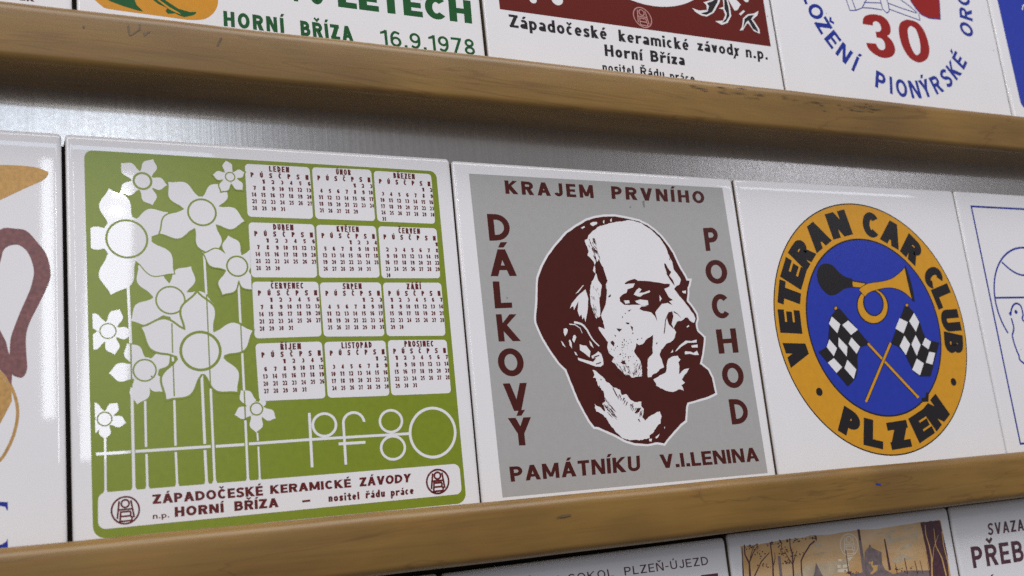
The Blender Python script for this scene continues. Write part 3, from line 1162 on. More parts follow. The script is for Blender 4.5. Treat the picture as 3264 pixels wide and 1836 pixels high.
wh.poly(rough(A8([(862, 508), (905, 515), (960, 570), (1030, 640), (1100, 700), (1180, 740), (1200, 790), (1250, 785), (1300, 850), (1365, 878), (1430, 870), (1428, 930), (1460, 960), (1440, 1050), (1468, 1085), (1530, 1040), (1590, 1000), (1645, 985), (1660, 1040), (1645, 1120), (1600, 1170), (1560, 1230), (1525, 1260), (1520, 1290), (1440, 1312), (1330, 1315), (1250, 1308), (1190, 1280), (1140, 1230), (1110, 1180), (1050, 1120), (1045, 1090), (980, 1020), (905, 985), (885, 900), (960, 945), (1010, 985), (1000, 930), (975, 900), (1010, 860), (985, 750), (920, 670), (905, 600), (872, 595), (882, 560)]), .24, .7))
wh.poly(rough(A8([(1790, 350), (1845, 342), (1880, 385), (1852, 420), (1868, 470), (1862, 555), (1920, 500), (1980, 484), (1962, 520), (1920, 575), (1895, 610), (1932, 655), (1890, 680), (1915, 740), (1860, 730), (1790, 762), (1720, 745), (1650, 715), (1605, 690), (1592, 655), (1565, 612), (1640, 570), (1715, 530), (1720, 450), (1738, 375)]), .16, .8))
for q in [[(1815, 292), (1870, 220), (1940, 165), (2000, 172), (2065, 155), (2066, 188), (1960, 192), (1890, 235), (1835, 285)], [(2005, 222), (2075, 210), (2078, 245), (2010, 246)], [(1930, 288), (2000, 295), (2030, 308), (2070, 283), (2092, 332), (2040, 332), (1985, 318), (1930, 325)], [(1765, 308), (1790, 268), (1795, 298)], [(1515, 1300), (1550, 1298), (1545, 1332), (1520, 1328)], [(1588, 1282), (1640, 1240), (1622, 1280), (1600, 1298)], [(1690, 1160), (1700, 1160), (1696, 1190)], [(1590, 680), (1640, 690), (1710, 725), (1650, 712)]]:
    wh.poly(A8(q))
for q in [[(835, 187), (870, 172), (915, 172), (918, 195), (870, 220), (842, 208)], [(728, 240), (770, 218), (775, 235), (745, 252)], [(985, 160), (1000, 150), (998, 190), (985, 185)], [(1065, 150), (1085, 130), (1085, 170), (1070, 168)]]:
    wh.poly(A7(q))
wh.build('portrait_white', PANEL_WHITE, port, 6)
dk = Print()
dk.poly(rough(A7([(1235, 882), (1262, 860), (1300, 842), (1352, 828), (1390, 852), (1500, 855), (1620, 872), (1690, 885), (1755, 888), (1752, 920), (1690, 945), (1712, 980), (1742, 1040), (1792, 1075), (1748, 1088), (1785, 1132), (1730, 1108), (1665, 1118), (1622, 1168), (1588, 1218), (1612, 1322), (1582, 1260), (1540, 1215), (1450, 1198), (1405, 1178), (1420, 1152), (1500, 1142), (1420, 1128), (1330, 1130), (1232, 1130), (1182, 1090), (1175, 1045), (1212, 1008), (1255, 990), (1268, 950), (1332, 928), (1352, 882), (1290, 884), (1240, 892)]), .06, 1.2), 0)
dk.poly(rough(A7([(1690, 648), (1710, 658), (1738, 715), (1772, 750), (1748, 790), (1790, 840), (1812, 912), (1765, 850), (1720, 775), (1712, 730), (1695, 692)]), .08, .9), 0)
dk.poly(A7([(1738, 1215), (1785, 1205), (1797, 1262), (1776, 1350), (1792, 1382), (1800, 1410), (1745, 1355), (1724, 1290)]), 0)
dk.polys(taper(A7([(1735, 1235), (1705, 1310), (1700, 1380)]) + A8([(1690, 85)]), .42, .5), 0)
dk.polys(taper(A7([(1800, 1208), (1845, 1235), (1885, 1278)]), .6, .1), 0)
for q in [[(1245, 1330), (1290, 1338), (1285, 1355), (1258, 1352)], [(1140, 1402), (1178, 1408), (1205, 1405), (1175, 1442), (1150, 1420)], [(1300, 1370), (1330, 1385), (1325, 1435), (1310, 1400)], [(1205, 1255), (1215, 1270), (1205, 1285)], [(1045, 1030), (1075, 1005), (1072, 1035), (1050, 1045)], [(1265, 1200), (1315, 1178), (1290, 1205)], [(1235, 1222), (1252, 1225), (1236, 1236)], [(1745, 600), (1758, 590), (1762, 620)]]:
    dk.poly(A7(q), 0)
for q in [[(1115, 95), (1135, 110), (1128, 125)], [(1222, 145), (1235, 150), (1230, 180)], [(1070, 180), (1095, 165), (1118, 190), (1110, 235), (1080, 205)], [(1185, 418), (1210, 400), (1240, 392), (1238, 420), (1260, 440), (1215, 438)], [(1595, 195), (1618, 185), (1602, 212)], [(1238, 315), (1252, 322), (1240, 328)], [(1090, 708), (1105, 715), (1140, 780), (1170, 850), (1130, 790)], [(1350, 1000), (1380, 950), (1425, 940), (1400, 990), (1360, 1005)], [(1385, 1075), (1400, 1068), (1418, 1110), (1395, 1090)], [(1322, 915), (1338, 918), (1330, 938)], [(1222, 825), (1232, 830), (1228, 855)], [(955, 605), (968, 612), (960, 630)], [(938, 680), (950, 690), (945, 712)],
          [(1360, 520), (1380, 500), (1372, 545)], [(1395, 470), (1410, 460), (1402, 500)], [(1330, 540), (1345, 530), (1340, 570)], [(1180, 500), (1200, 520), (1225, 560), (1195, 540)], [(1210, 430), (1250, 520), (1240, 525)], [(1135, 420), (1160, 450), (1150, 455)], [(900, 432), (960, 412), (962, 425), (905, 442)], [(875, 352), (940, 330), (942, 342), (880, 366)]]:
    dk.poly(A8(q), 0)
rs = random.Random(3)
for k in range(70):      # combed hair at the temple
    u = rs.random()
    x = 845 + 130 * u + rs.uniform(-35, 45)
    y = 380 + 480 * u + rs.uniform(-40, 40)
    L_ = rs.uniform(25, 75)
    dk.polys(taper(A7([(x, y), (x + L_ * .42, y + L_)]), rs.uniform(.2, .6), .1), 0)
for k in range(26):
    x, y = rs.uniform(850, 945), rs.uniform(900, 1280)
    L_ = rs.uniform(25, 60)
    dk.polys(taper(A7([(x, y), (x + L_ * .3, y + L_)]), rs.uniform(.1, .35), .06), 0)
for k in range(48):      # neck shading and jaw stubble
    x, y = rs.uniform(930, 1120), 0
    y = 790 + (x - 930) * 1.35 + rs.uniform(-70, 60)
    L_ = rs.uniform(30, 80)
    dk.polys(taper(A8([(x, y), (x + L_ * .7, y + L_ * .8)]), rs.uniform(.15, .5), .08), 0)
for k in range(44):
    x, y = rs.uniform(1110, 1430), rs.uniform(440, 580)
    L_ = rs.uniform(25, 60)
    dk.polys(taper(A8([(x, y), (x + L_ * .5, y - L_)] if x > 1330 else [(x, y), (x + L_ * .5, y + L_)]), rs.uniform(.15, .35), .06), 0)
for k in range(60):      # stipple on cheek and jaw
    x, y = rs.gauss(1230, 110), rs.gauss(300, 130)
    r_ = rs.uniform(3, 8)
    dk.poly(A8([(x + r_ * rs.uniform(.6, 1.4) * math.cos(a), y + r_ * rs.uniform(.6, 1.6) * math.sin(a)) for a in (0, 1.2, 2.4, 3.6, 4.9)]), 0)
for k in range(26):      # ragged edge under the jaw, right side of the neck
    u = rs.random()
    x, y = 1190 + 260 * u + rs.uniform(-20, 20), 800 + 210 * u + rs.uniform(-20, 20)
    L_ = rs.uniform(25, 70)
    dk.polys(taper(A8([(x, y), (x - L_ * .35, y + L_ * .75)]), rs.uniform(.25, .6), .1), 0)
dk.build('portrait_detail', MAROON, port, 8)
ew = Print()
for q in [[(1338, 1012), (1370, 960), (1400, 934), (1428, 952), (1400, 992), (1450, 988), (1525, 962), (1525, 985), (1445, 1012), (1412, 1038), (1380, 1030)], [(1224, 1080), (1285, 1078), (1292, 1110), (1242, 1118)], [(1354, 1086), (1410, 1068), (1500, 1078), (1508, 1130), (1450, 1142), (1370, 1106)], [(1635, 1014), (1662, 1060), (1640, 1092)], [(1895, 972), (1940, 964), (1942, 1000), (1905, 992)], [(1950, 1378), (1975, 1362), (1978, 1380), (1952, 1394)]]:
    ew.poly(A7(q))
ew.build('portrait_highlight', PANEL_WHITE, port, 11)
wl = []
wl += text_polys('KRAJEM', [G1.p(447, 226), G1.p(1118, 263), G1.p(1128, 362), G1.p(457, 328)], .23, .95, .22)
wl += text_polys('PRVNÍHO', [G1.p(1257, 270), G1.p(1962, 310), G1.p(1972, 402), G1.p(1264, 367)], .23, .95, .22)
cols = [(G1, 'D', (314, 482), (478, 482), (500, 683), (334, 685)), (G1, 'Á', (322, 752), (524, 750), (543, 953), (343, 955)), (G1, 'L', (358, 995), (490, 993), (508, 1195), (376, 1200)), (G2, 'K', (374, 4), (528, 4), (557, 203), (396, 207)), (G2, 'O', (378, 260), (572, 256), (594, 463), (400, 467)), (G2, 'V', (426, 520), (605, 515), (627, 722), (447, 725)), (G2, 'Ý', (464, 778), (636, 770), (657, 978), (486, 983)),
        (G1, 'P', (1957, 590), (2062, 580), (2086, 758), (1980, 764)), (G1, 'O', (1963, 836), (2130, 828), (2154, 1008), (1988, 1016)), (G1, 'C', (2008, 1095), (2152, 1088), (2175, 1270), (2032, 1280)), (G2, 'H', (2012, 118), (2160, 108), (2184, 289), (2037, 298)), (G2, 'O', (2046, 370), (2208, 362), (2234, 548), (2072, 557)), (G2, 'D', (2107, 638), (2238, 630), (2266, 815), (2135, 826))]
for S, ch, a, b, c, d in cols:
    wl += text_polys(ch, [S.p(*a), S.p(*b), S.p(*c), S.p(*d)], .22 if ch != 'A' else .2)
wl += text_polys('PAMÁTNÍKU', [G2.p(474, 1140), G2.p(1446, 1056), G2.p(1452, 1170), G2.p(488, 1252)], .22, 1.0, .12)
wl += text_polys('V.I.LENINA', [G2.p(1592, 1050), G2.p(2320, 995), G2.p(2338, 1098), G2.p(1606, 1152)], .22, 1.0, .10)
pr('lettering', wl, MAROON, t, 2)
SPECK = glaze("grey_speck", (.2, .19, .2), .3)
for q in [disc(*G1.p(1405, 430), .45, .45, 10), disc(*G1.p(468, 1120), .4, .4, 10), G1([(1495, 385), (1512, 380), (1515, 432), (1503, 430)])]:
    pr('speck', [q], SPECK, t, 2)

# ================================================================== round badge tile
t = tile('white tile with a round orange and blue badge, horn and two chequered flags', (301.7, 149.5), (452.5, 150.7), (454.3, 0), (301.3, 0))
BC, BR_ = (376.6, 75.0), 64.6
pr('badge_rim', [disc(BC[0], BC[1], BR_ - .6, BR_ + .3, 96)], BLACK, t, 0)
ringp = pr('badge_band', [disc(BC[0], BC[1], BR_ - 1.2, BR_ - .35, 96)], ORANGE, t, 2)
pr('inner_rim', [disc(377.3, 75.1, 45.0, 45.9, 80)], BLACK, ringp, 4)
field = pr('badge_field', [disc(377.3, 75.1, 44.2, 45.1, 80)], BLUE, t, 6)
lt = []
for ch, S, x, y, wd in [('V', G4, 632, 322, 13.5), ('E', G3, 585, 1252, 12.5), ('T', G3, 578, 1030, 13), ('E', G3, 610, 852, 12.5), ('R', G3, 683, 688, 13), ('A', G3, 815, 550, 14.5), ('N', G3, 985, 438, 15.5), ('C', G3, 1252, 430, 13), ('A', G3, 1425, 512, 14.5), ('R', G3, 1602, 636, 13), ('C', G3, 1800, 862, 12.5), ('L', G3, 1868, 1035, 12), ('U', G3, 1943, 1240, 13), ('B', G4, 1970, 255, 12)]:
    c = S.p(x, y)
    a = math.atan2(c[1] - BC[1], c[0] - BC[0])
    lt += heavy_letter(ch, BC[0] + 54.6 * math.cos(a), BC[1] + 54.6 * math.sin(a), a - math.pi / 2, wd * .92, 13.6, .31)
for ch, x, y, wd in [('P', 1085, 895, 12.6), ('L', 1275, 1000, 13.2), ('Z', 1490, 1015, 14.6), ('E', 1685, 955, 13.4), ('Ň', 1822, 860, 15.0)]:
    c = G4.p(x, y)
    a = math.atan2(c[1] - BC[1], c[0] - BC[0])
    lt += heavy_letter(ch, BC[0] + 55.0 * math.cos(a), BC[1] + 55.0 * math.sin(a), a + math.pi / 2, wd * .95, 13.4, .32)
for x, y in [(820, 656), (1947, 573)]:
    c = G4.p(x, y)
    lt.append(disc(c[0], c[1], 2.0, 2.0, 18))
pr('badge_lettering', lt, BLACK, ringp, 6.5)
el = lambda S, cx, cy, rx, ry, rot=0, n=40: [S.p(cx + rx * math.cos(a) * math.cos(rot) - ry * math.sin(a) * math.sin(rot), cy + rx * math.cos(a) * math.sin(rot) + ry * math.sin(a) * math.cos(rot)) for a in [2 * math.pi * i / n for i in range(n)]]
bell = smooth(I5([(1330, 640), (1375, 592), (1450, 550), (1520, 530), (1700, 505), (1850, 465), (1950, 400), (2030, 330)]), 3, False) + I5([(2072, 280), (2120, 500), (2192, 785)]) + smooth(I5([(2100, 700), (2000, 640), (1880, 605), (1750, 605), (1600, 640), (1490, 680), (1420, 745)]), 3, False)
bulb = smooth(I5([(632, 400), (650, 300), (690, 240), (760, 208), (850, 215), (920, 260), (990, 340), (1060, 400), (1130, 435)]), 3, False) + I5([(1217, 455), (1232, 602), (1150, 610)]) + smooth(I5([(1080, 625), (1020, 670), (950, 715), (860, 732), (780, 690), (700, 600), (650, 500)]), 3, False)
horn = Print()
horn.poly(bulb)
horn.poly(el(I5, 1550, 905, 262, 300, -.22))
horn.poly(grow(bell, .36))
horn.poly(smooth(I5([(2078, 225), (2125, 330), (2170, 470), (2215, 650), (2238, 835), (2180, 770), (2120, 500)]), 3))
horn.poly(I5([(1215, 480), (1440, 518), (1440, 600), (1225, 608)]))
hn = horn.build('horn', BLACK, field, 7)
horn2 = Print()
horn2.poly(el(I5, 1550, 905, 243, 281, -.22), 0)
horn2.poly(I5([(1218, 503), (1432, 538), (1370, 600), (1228, 588)]), 0)
horn2.build('horn_brass', ORANGE, field, 8.5)
pr('horn_loop', [el(I5, 1562, 858, 168, 216, -.2)], BLACK, field, 10)
pr('horn_loop_field', [el(I5, 1562, 858, 148, 196, -.2)], BLUE, field, 11)
pr('horn_edge', [grow(bell, .3)], BLACK, field, 12)
pr('horn_bell', [bell], ORANGE, field, 13)
pr('horn_mouth', [smooth(I5([(2078, 240), (2125, 340), (2168, 480), (2212, 660), (2232, 825), (2185, 765), (2122, 500)]), 3)], BLACK, field, 14)


def flag(sil_, cells, pole, knob, layer):
    o = pr('chequered_flag', [I6(sil_)], BLACK, field, layer + 1)
    pr('flag_cell', [I6(c) for c in cells], PANEL_WHITE, field, layer + 2)
    pr('pole_edge', ribbon(I6(pole), 2.0), BLACK, field, layer - 1)
    pr('flag_pole', ribbon(I6(pole), 1.35) + [el(I6, pole[1][0], pole[1][1], 17, 17, 0, 16)], ORANGE, field, layer)
    pr('pole_knob', [el(I6, knob[0], knob[1], 15, 20, .3, 16)], ORANGE, field, layer)
    pr('knob_edge', [el(I6, knob[0], knob[1], 24, 30, .3, 16)], BLACK, field, layer - 1)


flag([(330, 228), (372, 205), (732, 632), (715, 665), (640, 690), (610, 740), (595, 840), (600, 950), (582, 1060), (540, 1120), (475, 1180), (110, 750), (170, 718), (210, 690), (232, 600), (242, 440), (243, 350), (280, 285)],
     [[(275, 310), (380, 405), (345, 520), (240, 400)], [(480, 360), (600, 475), (515, 540), (405, 415)], [(245, 595), (340, 705), (300, 805), (212, 690)], [(360, 570), (470, 685), (462, 810), (358, 680)], [(520, 570), (628, 690), (585, 775), (485, 650)], [(300, 830), (405, 940), (335, 1015), (225, 885)], [(470, 850), (580, 970), (550, 1090), (432, 955)]],
     [(715, 635), (1348, 1312)], (325, 206), 15)
flag([(1185, 180), (1235, 185), (1300, 260), (1370, 370), (1410, 500), (1440, 560), (1500, 610), (1617, 635), (1510, 1052), (1380, 1055), (1300, 1000), (1240, 880), (1180, 760), (1100, 680), (1015, 645)],
     [[(1120, 330), (1222, 380), (1170, 520), (1070, 460)], [(1300, 265), (1365, 380), (1325, 500), (1240, 370)], [(1180, 550), (1252, 655), (1200, 790), (1122, 680)], [(1320, 540), (1383, 665), (1335, 800), (1268, 660)], [(1440, 575), (1512, 625), (1480, 720), (1402, 660)], [(1490, 750), (1565, 765), (1530, 910), (1448, 885)], [(1335, 835), (1422, 895), (1375, 1045), (1278, 975)]],
     [(1010, 640), (707, 1362)], (1212, 170), 19)

# ================================================================== line-drawn dove tile
t = tile('white tile with thin blue line drawing of a dove and globe in a frame', (453.7, 150.7), (603.5, 150.7), (604.0, 0), (454.9, 0))
fr_ = H8([(240, 128), (498, 1374)])
x0, z0 = fr_[0]
x1, z1 = fr_[1]
pr('drawn_frame', ribbon([(x0, z0), (x0 + 131, z0 + .3), (x0 + 131.5, z1), (x1, z1)], 1.1, True), LINE_BLUE, t, 0)
gc, gr_ = (500.6, 87.0), 32.0
dl = ribbon(arc(gc[0], gc[1], gr_, gr_, -18, 212, 50), 1.1)
dl += ribbon(H8([(365, 608), (517, 606)]) + [(gc[0] + 31.8, H8.p(517, 606)[1])], 1.05)
dl += ribbon(smooth(H8([(400, 420), (455, 467), (520, 490)]) + [(gc[0] + 14, H8.p(520, 490)[1] + 2), (gc[0] + 26, H8.p(520, 490)[1] + 12)], 5, False), 1.05)
pr('globe', dl, LINE_BLUE, t, 0)
dv = ribbon(smooth(H8([(455, 805), (463, 765), (450, 715)]), 4, False), 1.1)
dv += ribbon(smooth(H8([(448, 700), (450, 672), (462, 645), (482, 638), (502, 655), (512, 695), (520, 735)]) + [(gc[0] + 6, 66), (gc[0] + 22, 62)], 5, False), 1.1)
dv += [H8([(450, 672), (436, 690), (448, 706)])]
dv += ribbon(smooth(H8([(455, 805), (468, 855), (490, 910), (520, 955)]) + [(gc[0] + 12, 36), (gc[0] + 28, 50)], 5, False), 1.1)
dv += [disc(*H8.p(475, 682), 1.2, 1.2, 14)]
pr('dove', dv, LINE_BLUE, t, 0)

# ================================================================== left edge tile of the middle row
t = tile('white tile with brown loop, gold shapes and blue letters at the left edge', (-152.0, 150.6), (-1.7, 150.5), (-1.4, 0), (-151.5, 0))
pr('gold_leaf', [smooth(H6([(-150, 170), (-60, 138), (0, 137), (100, 140), (200, 150), (265, 172), (280, 188), (250, 225), (150, 270), (0, 340), (-100, 380), (-170, 300)]), 4)], GOLD, t, 0)
loop = smooth(H6([(-60, 640), (0, 512), (90, 506), (155, 520), (220, 590), (268, 655), (292, 750), (282, 820), (230, 930), (170, 1050), (150, 1130), (152, 1230), (157, 1310), (140, 1355), (115, 1366), (80, 1355)]), 4, False) + H6([(70, 1345), (66, 1412), (30, 1350), (-60, 1260), (-60, 1040), (0, 1092)]) + smooth(H6([(35, 1160), (54, 1232), (60, 1150), (75, 1095), (120, 980), (160, 890), (182, 830), (196, 745), (165, 650), (115, 602), (60, 602), (20, 630), (0, 700), (-60, 850)]), 4, False)
pr('brown_loop', [loop], BROWN, t, 2)
gold2 = [F4([(-60, 230), (0, 262), (66, 350), (70, 420), (30, 500), (0, 555), (-60, 640)])] + ribbon(smooth(F4([(-80, 200), (0, 252), (62, 330), (98, 430), (102, 520), (80, 620), (40, 710), (0, 768), (-80, 830)]), 4, False), 1.0)
pr('gold_ring', gold2, GOLD, t, 0)
bl = [F4([(-40, 1012), (45, 1015), (47, 1062), (40, 1062), (32, 1043), (0, 1037), (-40, 1036)]), F4([(-40, 1265), (10, 1264), (35, 1248), (45, 1228), (47, 1285), (-40, 1290)]), F4([(-46, 1012), (-26, 1012), (-26, 1290), (-46, 1290)])]
pr('lettering', bl, LINE_BLUE, t, 0)

# ================================================================== upper row
ZU, ZT = 187.0, 338.0
t = tile('white tile cut off at the upper left corner, dark red letter ends on it', (-167, ZT), (2.6, ZT), (2.6, ZU), (-167, ZU))
pr('lettering', text_polys('EK', [I1.p(190, -75), I1.p(340, -62), I1.p(352, 18), I1.p(200, 2)], .24), MAROON, t, 0)

t = tile('white tile with dark green lettering and an amber rounded shape with leaves', (4.3, ZT), (172.9, ZT), (172.9, ZU), (4.3, ZU))
am = I1([(955, -40), (985, 10), (1040, 55), (1100, 88), (1400, 132), (1700, 172), (1900, 200), (2020, 205), (2110, 192), (2180, 145), (2222, 85), (2238, 20), (2232, -60), (2190, -330), (2000, -480), (1500, -500), (1100, -420), (960, -200)])
ap = pr('amber_shape', [smooth(am, 3)], AMBER, t, 0)
lv = [I1([(1050, -25), (1372, -60), (1385, 10), (1405, 55), (1472, 118), (1430, 112), (1380, 98), (1260, 62), (1150, 20)]), I1([(1500, -60), (1680, -60), (1700, 5), (1830, 90), (1950, 124), (2017, 122), (2005, 145), (1970, 160), (1890, 176), (1840, 160), (1800, 138), (1725, 142), (1698, 112), (1718, 82), (1625, 42)])]
pr('leaf', lv, TEXT_GREEN, ap, 2)
pr('leaf_vein', [I1([(1600, -10), (1630, -5), (1740, 75), (1830, 125), (1860, 150), (1800, 128), (1735, 95)]), I1([(1070, 55), (1085, 38), (1092, 78)])], AMBER, ap, 4)
gl = []
gl += text_polys('LETECH', [I2.p(1122, -150), I2.p(2345, 8), I2.p(2362, 216), I2.p(1140, 62)], .27, 1.05, .07)
gl += text_polys('1', [I2.p(712, -190), I2.p(764, -186), I2.p(775, 14), I2.p(722, 8)], .27)
gl += text_polys('0', [I2.p(866, -172), I2.p(1000, -155), I2.p(1012, 46), I2.p(880, 30)], .27)
gl += text_polys('HORNÍ', [I2.p(90, 98), I2.p(638, 165), I2.p(648, 303), I2.p(96, 238)], .25, .95, .2)
gl += text_polys('BŘÍZA', [I2.p(790, 186), I2.p(1262, 242), I2.p(1282, 382), I2.p(800, 326)], .25, .95, .16)
gl += text_polys('16.9.1978', [I2.p(1518, 268), I2.p(2376, 362), I2.p(2392, 504), I2.p(1532, 412)], .16, 1.1, .16)
pr('lettering', gl, TEXT_GREEN, t, 0)

t = tile('white tile with a dark red panel, black ornament and black lettering below', (174.6, ZT), (343.6, ZT), (343.6, ZU), (174.6, ZU))
c1, c2, c3 = I3.p(92, 80), I3.p(2458, 406), I3.p(2392, -10)
op = pr('red_panel', [[c1, c2, (c2[0] + .5, c1[1] + 85), (c1[0] - .8, c1[1] + 85)]], OXBLOOD, t, 0)
ocx = (I3.p(1110, 0)[0] + I3.p(1830, 0)[0]) / 2 + 3
a_, b_, c_ = I3.p(1110, 5), I3.p(1410, 48), I3.p(1820, 0)
# circle through three points
def circ3(a, b, c):
    A = 2 * (b[0] - a[0]); B = 2 * (b[1] - a[1]); C = b[0] ** 2 + b[1] ** 2 - a[0] ** 2 - a[1] ** 2
    E = 2 * (c[0] - a[0]); F = 2 * (c[1] - a[1]); G = c[0] ** 2 + c[1] ** 2 - a[0] ** 2 - a[1] ** 2
    dd = A * F - B * E
    x, y = (C * F - B * G) / dd, (A * G - C * E) / dd
    return x, y, math.dist((x, y), a)
cx_, cz_, cr_ = circ3(a_, b_, c_)
cr2 = min(cr_, 36)
pr('white_round', [disc(b_[0] + 1, I3.p(1410, 50)[1] + 34, 43, 34, 60)], PANEL_WHITE, op, 2)
orn = [[(1770, 70), (1830, 92), (1900, 88), (1895, 45), (1870, 20), (1935, 0), (2020, -40), (2010, 20), (1960, 110), (1900, 145), (1850, 135), (1800, 105)],
       [(2000, 75), (2045, 60), (2035, -30), (2075, -30), (2100, 60), (2112, 140), (2080, 200), (2030, 218), (1970, 185), (2040, 180), (2060, 130), (2040, 80)],
       [(2070, -30), (2130, -30), (2195, 40), (2165, 90), (2140, 92), (2110, 40)],
       [(2210, 205), (2215, 160), (2255, 125), (2310, 118), (2350, 95), (2340, 135), (2300, 170), (2325, 205), (2358, 255), (2362, 295), (2310, 272), (2262, 205), (2250, 205), (2215, 262), (2185, 268), (2205, 235)],
       [(2180, 122), (2220, 88), (2232, 100), (2195, 135)]]
on = pr('ornament', [I3(q) for q in orn], PANEL_WHITE, op, 2)
blk = [[(1845, 118), (1905, 100), (1918, 55), (1900, 28), (1950, 8), (2000, -25), (1990, 20), (1945, 105), (1895, 130)], [(2052, 75), (2050, -20), (2065, -20), (2088, 65), (2096, 140), (2065, 190), (2030, 200), (2066, 160), (2074, 120)], [(2222, 205), (2228, 165), (2262, 138), (2312, 130), (2285, 168), (2310, 205), (2345, 262), (2345, 280), (2300, 250), (2262, 180), (2245, 190), (2215, 245)]]
pr('ornament_fill', [I3(q) for q in blk], BLACK, on, 4)
for q in (disc(*I3.p(380, -8), 2.0, 2.2, 16), disc(*I3.p(590, -12), 3.2, 3.4, 20), disc(*I3.p(2240, -8), 1.8, 1.8, 16)):
    pr('white_mark', [q], PANEL_WHITE, op, 2)
emblem(I3, (1337, 153), (1418, 168), (1318, 62), PALE_PINK, op, 2, .1)
bl = []
bl += text_polys('Západočeské', [I3.p(166, 124), I3.p(1020, 240), I3.p(1030, 348), I3.p(178, 236)], .21, .95, .12)
bl += text_polys('keramické', [I3.p(1124, 258), I3.p(1736, 340), I3.p(1745, 442), I3.p(1132, 360)], .21, .95, .12)
bl += text_polys('závody', [I3.p(1812, 346), I3.p(2182, 392), I3.p(2192, 492), I3.p(1820, 440)], .21, .95, .12)
bl += text_polys('n.p.', [I3.p(2234, 402), I3.p(2424, 428), I3.p(2432, 522), I3.p(2242, 500)], .2, .95, .16)
bl += text_polys('Horní', [I3.p(1002, 386), I3.p(1330, 428), I3.p(1338, 530), I3.p(1010, 488)], .23, .95, .14)
bl += text_polys('Bříza', [I3.p(1402, 438), I3.p(1700, 476), I3.p(1708, 572), I3.p(1410, 538)], .23, .95, .13)
bl += text_polys('nositel', [I3.p(985, 545), I3.p(1258, 574), I3.p(1266, 652), I3.p(990, 622)], .2, .95, .14)
bl += text_polys('Řádu', [I3.p(1314, 584), I3.p(1522, 608), I3.p(1530, 684), I3.p(1322, 656)], .2, .95, .13)
bl += text_polys('práce', [I3.p(1572, 622), I3.p(1788, 650), I3.p(1796, 724), I3.p(1580, 696)], .2, .95, .13)
pr('lettering', bl, BLACK, t, 0)

t = tile('white tile with a large red number thirty inside a circle of blue letters', (344.6, ZT), (515.4, ZT), (515.4, ZU), (344.9, ZU))
rd = [smooth(I4([(950, 242), (953, 190), (985, 155), (1062, 144), (1150, 165), (1210, 225), (1232, 300), (1222, 345)]), 3, False) + smooth(I4([(1196, 362), (1250, 420), (1277, 500), (1257, 558), (1200, 584), (1130, 578), (1050, 535), (1002, 482), (984, 432)]), 3, False)
      + smooth(I4([(1082, 440), (1110, 490), (1150, 506), (1176, 478), (1165, 420), (1132, 386), (1090, 380)]), 3, False) + smooth(I4([(1078, 318), (1115, 320), (1136, 290), (1120, 240), (1085, 214), (1055, 226), (1050, 258)]), 3, False)]
o_ = smooth(I4([(1420, 200), (1500, 228), (1562, 300), (1602, 400), (1622, 500), (1606, 580), (1562, 620), (1500, 628), (1420, 580), (1360, 490), (1325, 390), (1312, 290), (1330, 230), (1370, 204)]), 3)
i_ = smooth(I4([(1440, 264), (1482, 292), (1510, 360), (1528, 440), (1530, 520), (1512, 548), (1490, 555), (1468, 535), (1435, 470), (1412, 390), (1402, 310), (1410, 280), (1422, 268), (1430, 264)]), 3)
rd += [[o_[k], o_[(k + 1) % len(o_)], i_[(k + 1) % len(o_)], i_[k]] for k in range(len(o_))]
pr('number', rd, RED, t, 0)
pl = []
PC = (432.0, 270.5)
for ch, x, y, wd in [('L', 352, -10, 6.0), ('O', 465, 120, 8.6), ('Ž', 543, 262, 7.2), ('E', 650, 395, 7.0), ('N', 765, 530, 8.2), ('Í', 880, 632, 1.9), ('P', 1130, 800, 7.0), ('I', 1235, 860, 1.9), ('O', 1340, 885, 8.2), ('N', 1470, 890, 7.6), ('Ý', 1580, 885, 7.6), ('R', 1692, 855, 7.0), ('S', 1800, 800, 6.8), ('K', 1878, 722, 7.4), ('É', 1945, 628, 6.4), ('O', 1985, 290, 8.6), ('R', 1975, 135, 7.2), ('G', 1968, -10, 8.2)]:
    c = I4.p(x, y)
    a = math.atan2(c[1] - PC[1], c[0] - PC[0])
    pl += heavy_letter(ch, PC[0] + 61.8 * math.cos(a), PC[1] + 61.8 * math.sin(a), a + math.pi / 2, wd * 1.03, 10.6, .21)
pr('lettering', pl, LINE_BLUE, t, 0)
pr('red_flag', [smooth(I4([(1400, -60), (1430, 5), (1480, 80), (1540, 148), (1620, 185)]), 3, False) + I4([(1732, 195), (1718, -60)])], RED, t, 0)
bk = []
for q in [[(770, -40), (820, 106), (880, 104), (942, 80), (985, 0), (995, -40)], [(838, -10), (880, 102)], [(960, 24), (1130, 30)], [(945, 76), (1050, 84), (1142, 100)], [(1115, -40), (1150, 92), (1190, 131), (1216, 115), (1210, 60), (1185, -30)], [(1200, 30), (1340, 82), (1490, 132)], [(1216, 92), (1380, 152), (1525, 205), (1515, 135)], [(1320, -10), (1420, 60), (1500, 130)], [(1430, 5), (1480, 80), (1540, 148), (1620, 185), (1732, 195), (1720, -20)]]:
    bk += ribbon(I4(q), .55)
pr('line_drawing', bk, LINE_BLUE, t, 2)

t = tile('white tile with a solid blue panel at the upper right corner', (516.6, ZT), (686, ZT), (686, ZU), (516.6, ZU))
pr('blue_panel', [rquad([(I4.p(2300, 0)[0], 330), (680, 330), (680, I4.p(2576, 1085)[1] - 1.0), (I4.p(2540, 1010)[0] - .4, I4.p(2576, 1085)[1] - 1.0)], [1, 1, 4, 5])], BLUE, t, 0)
pr('white_mark', ribbon(smooth(I4([(2560, 100), (2566, 60), (2600, 40), (2640, 60), (2640, 110)]), 4, False), .8), PANEL_WHITE, t, 2)

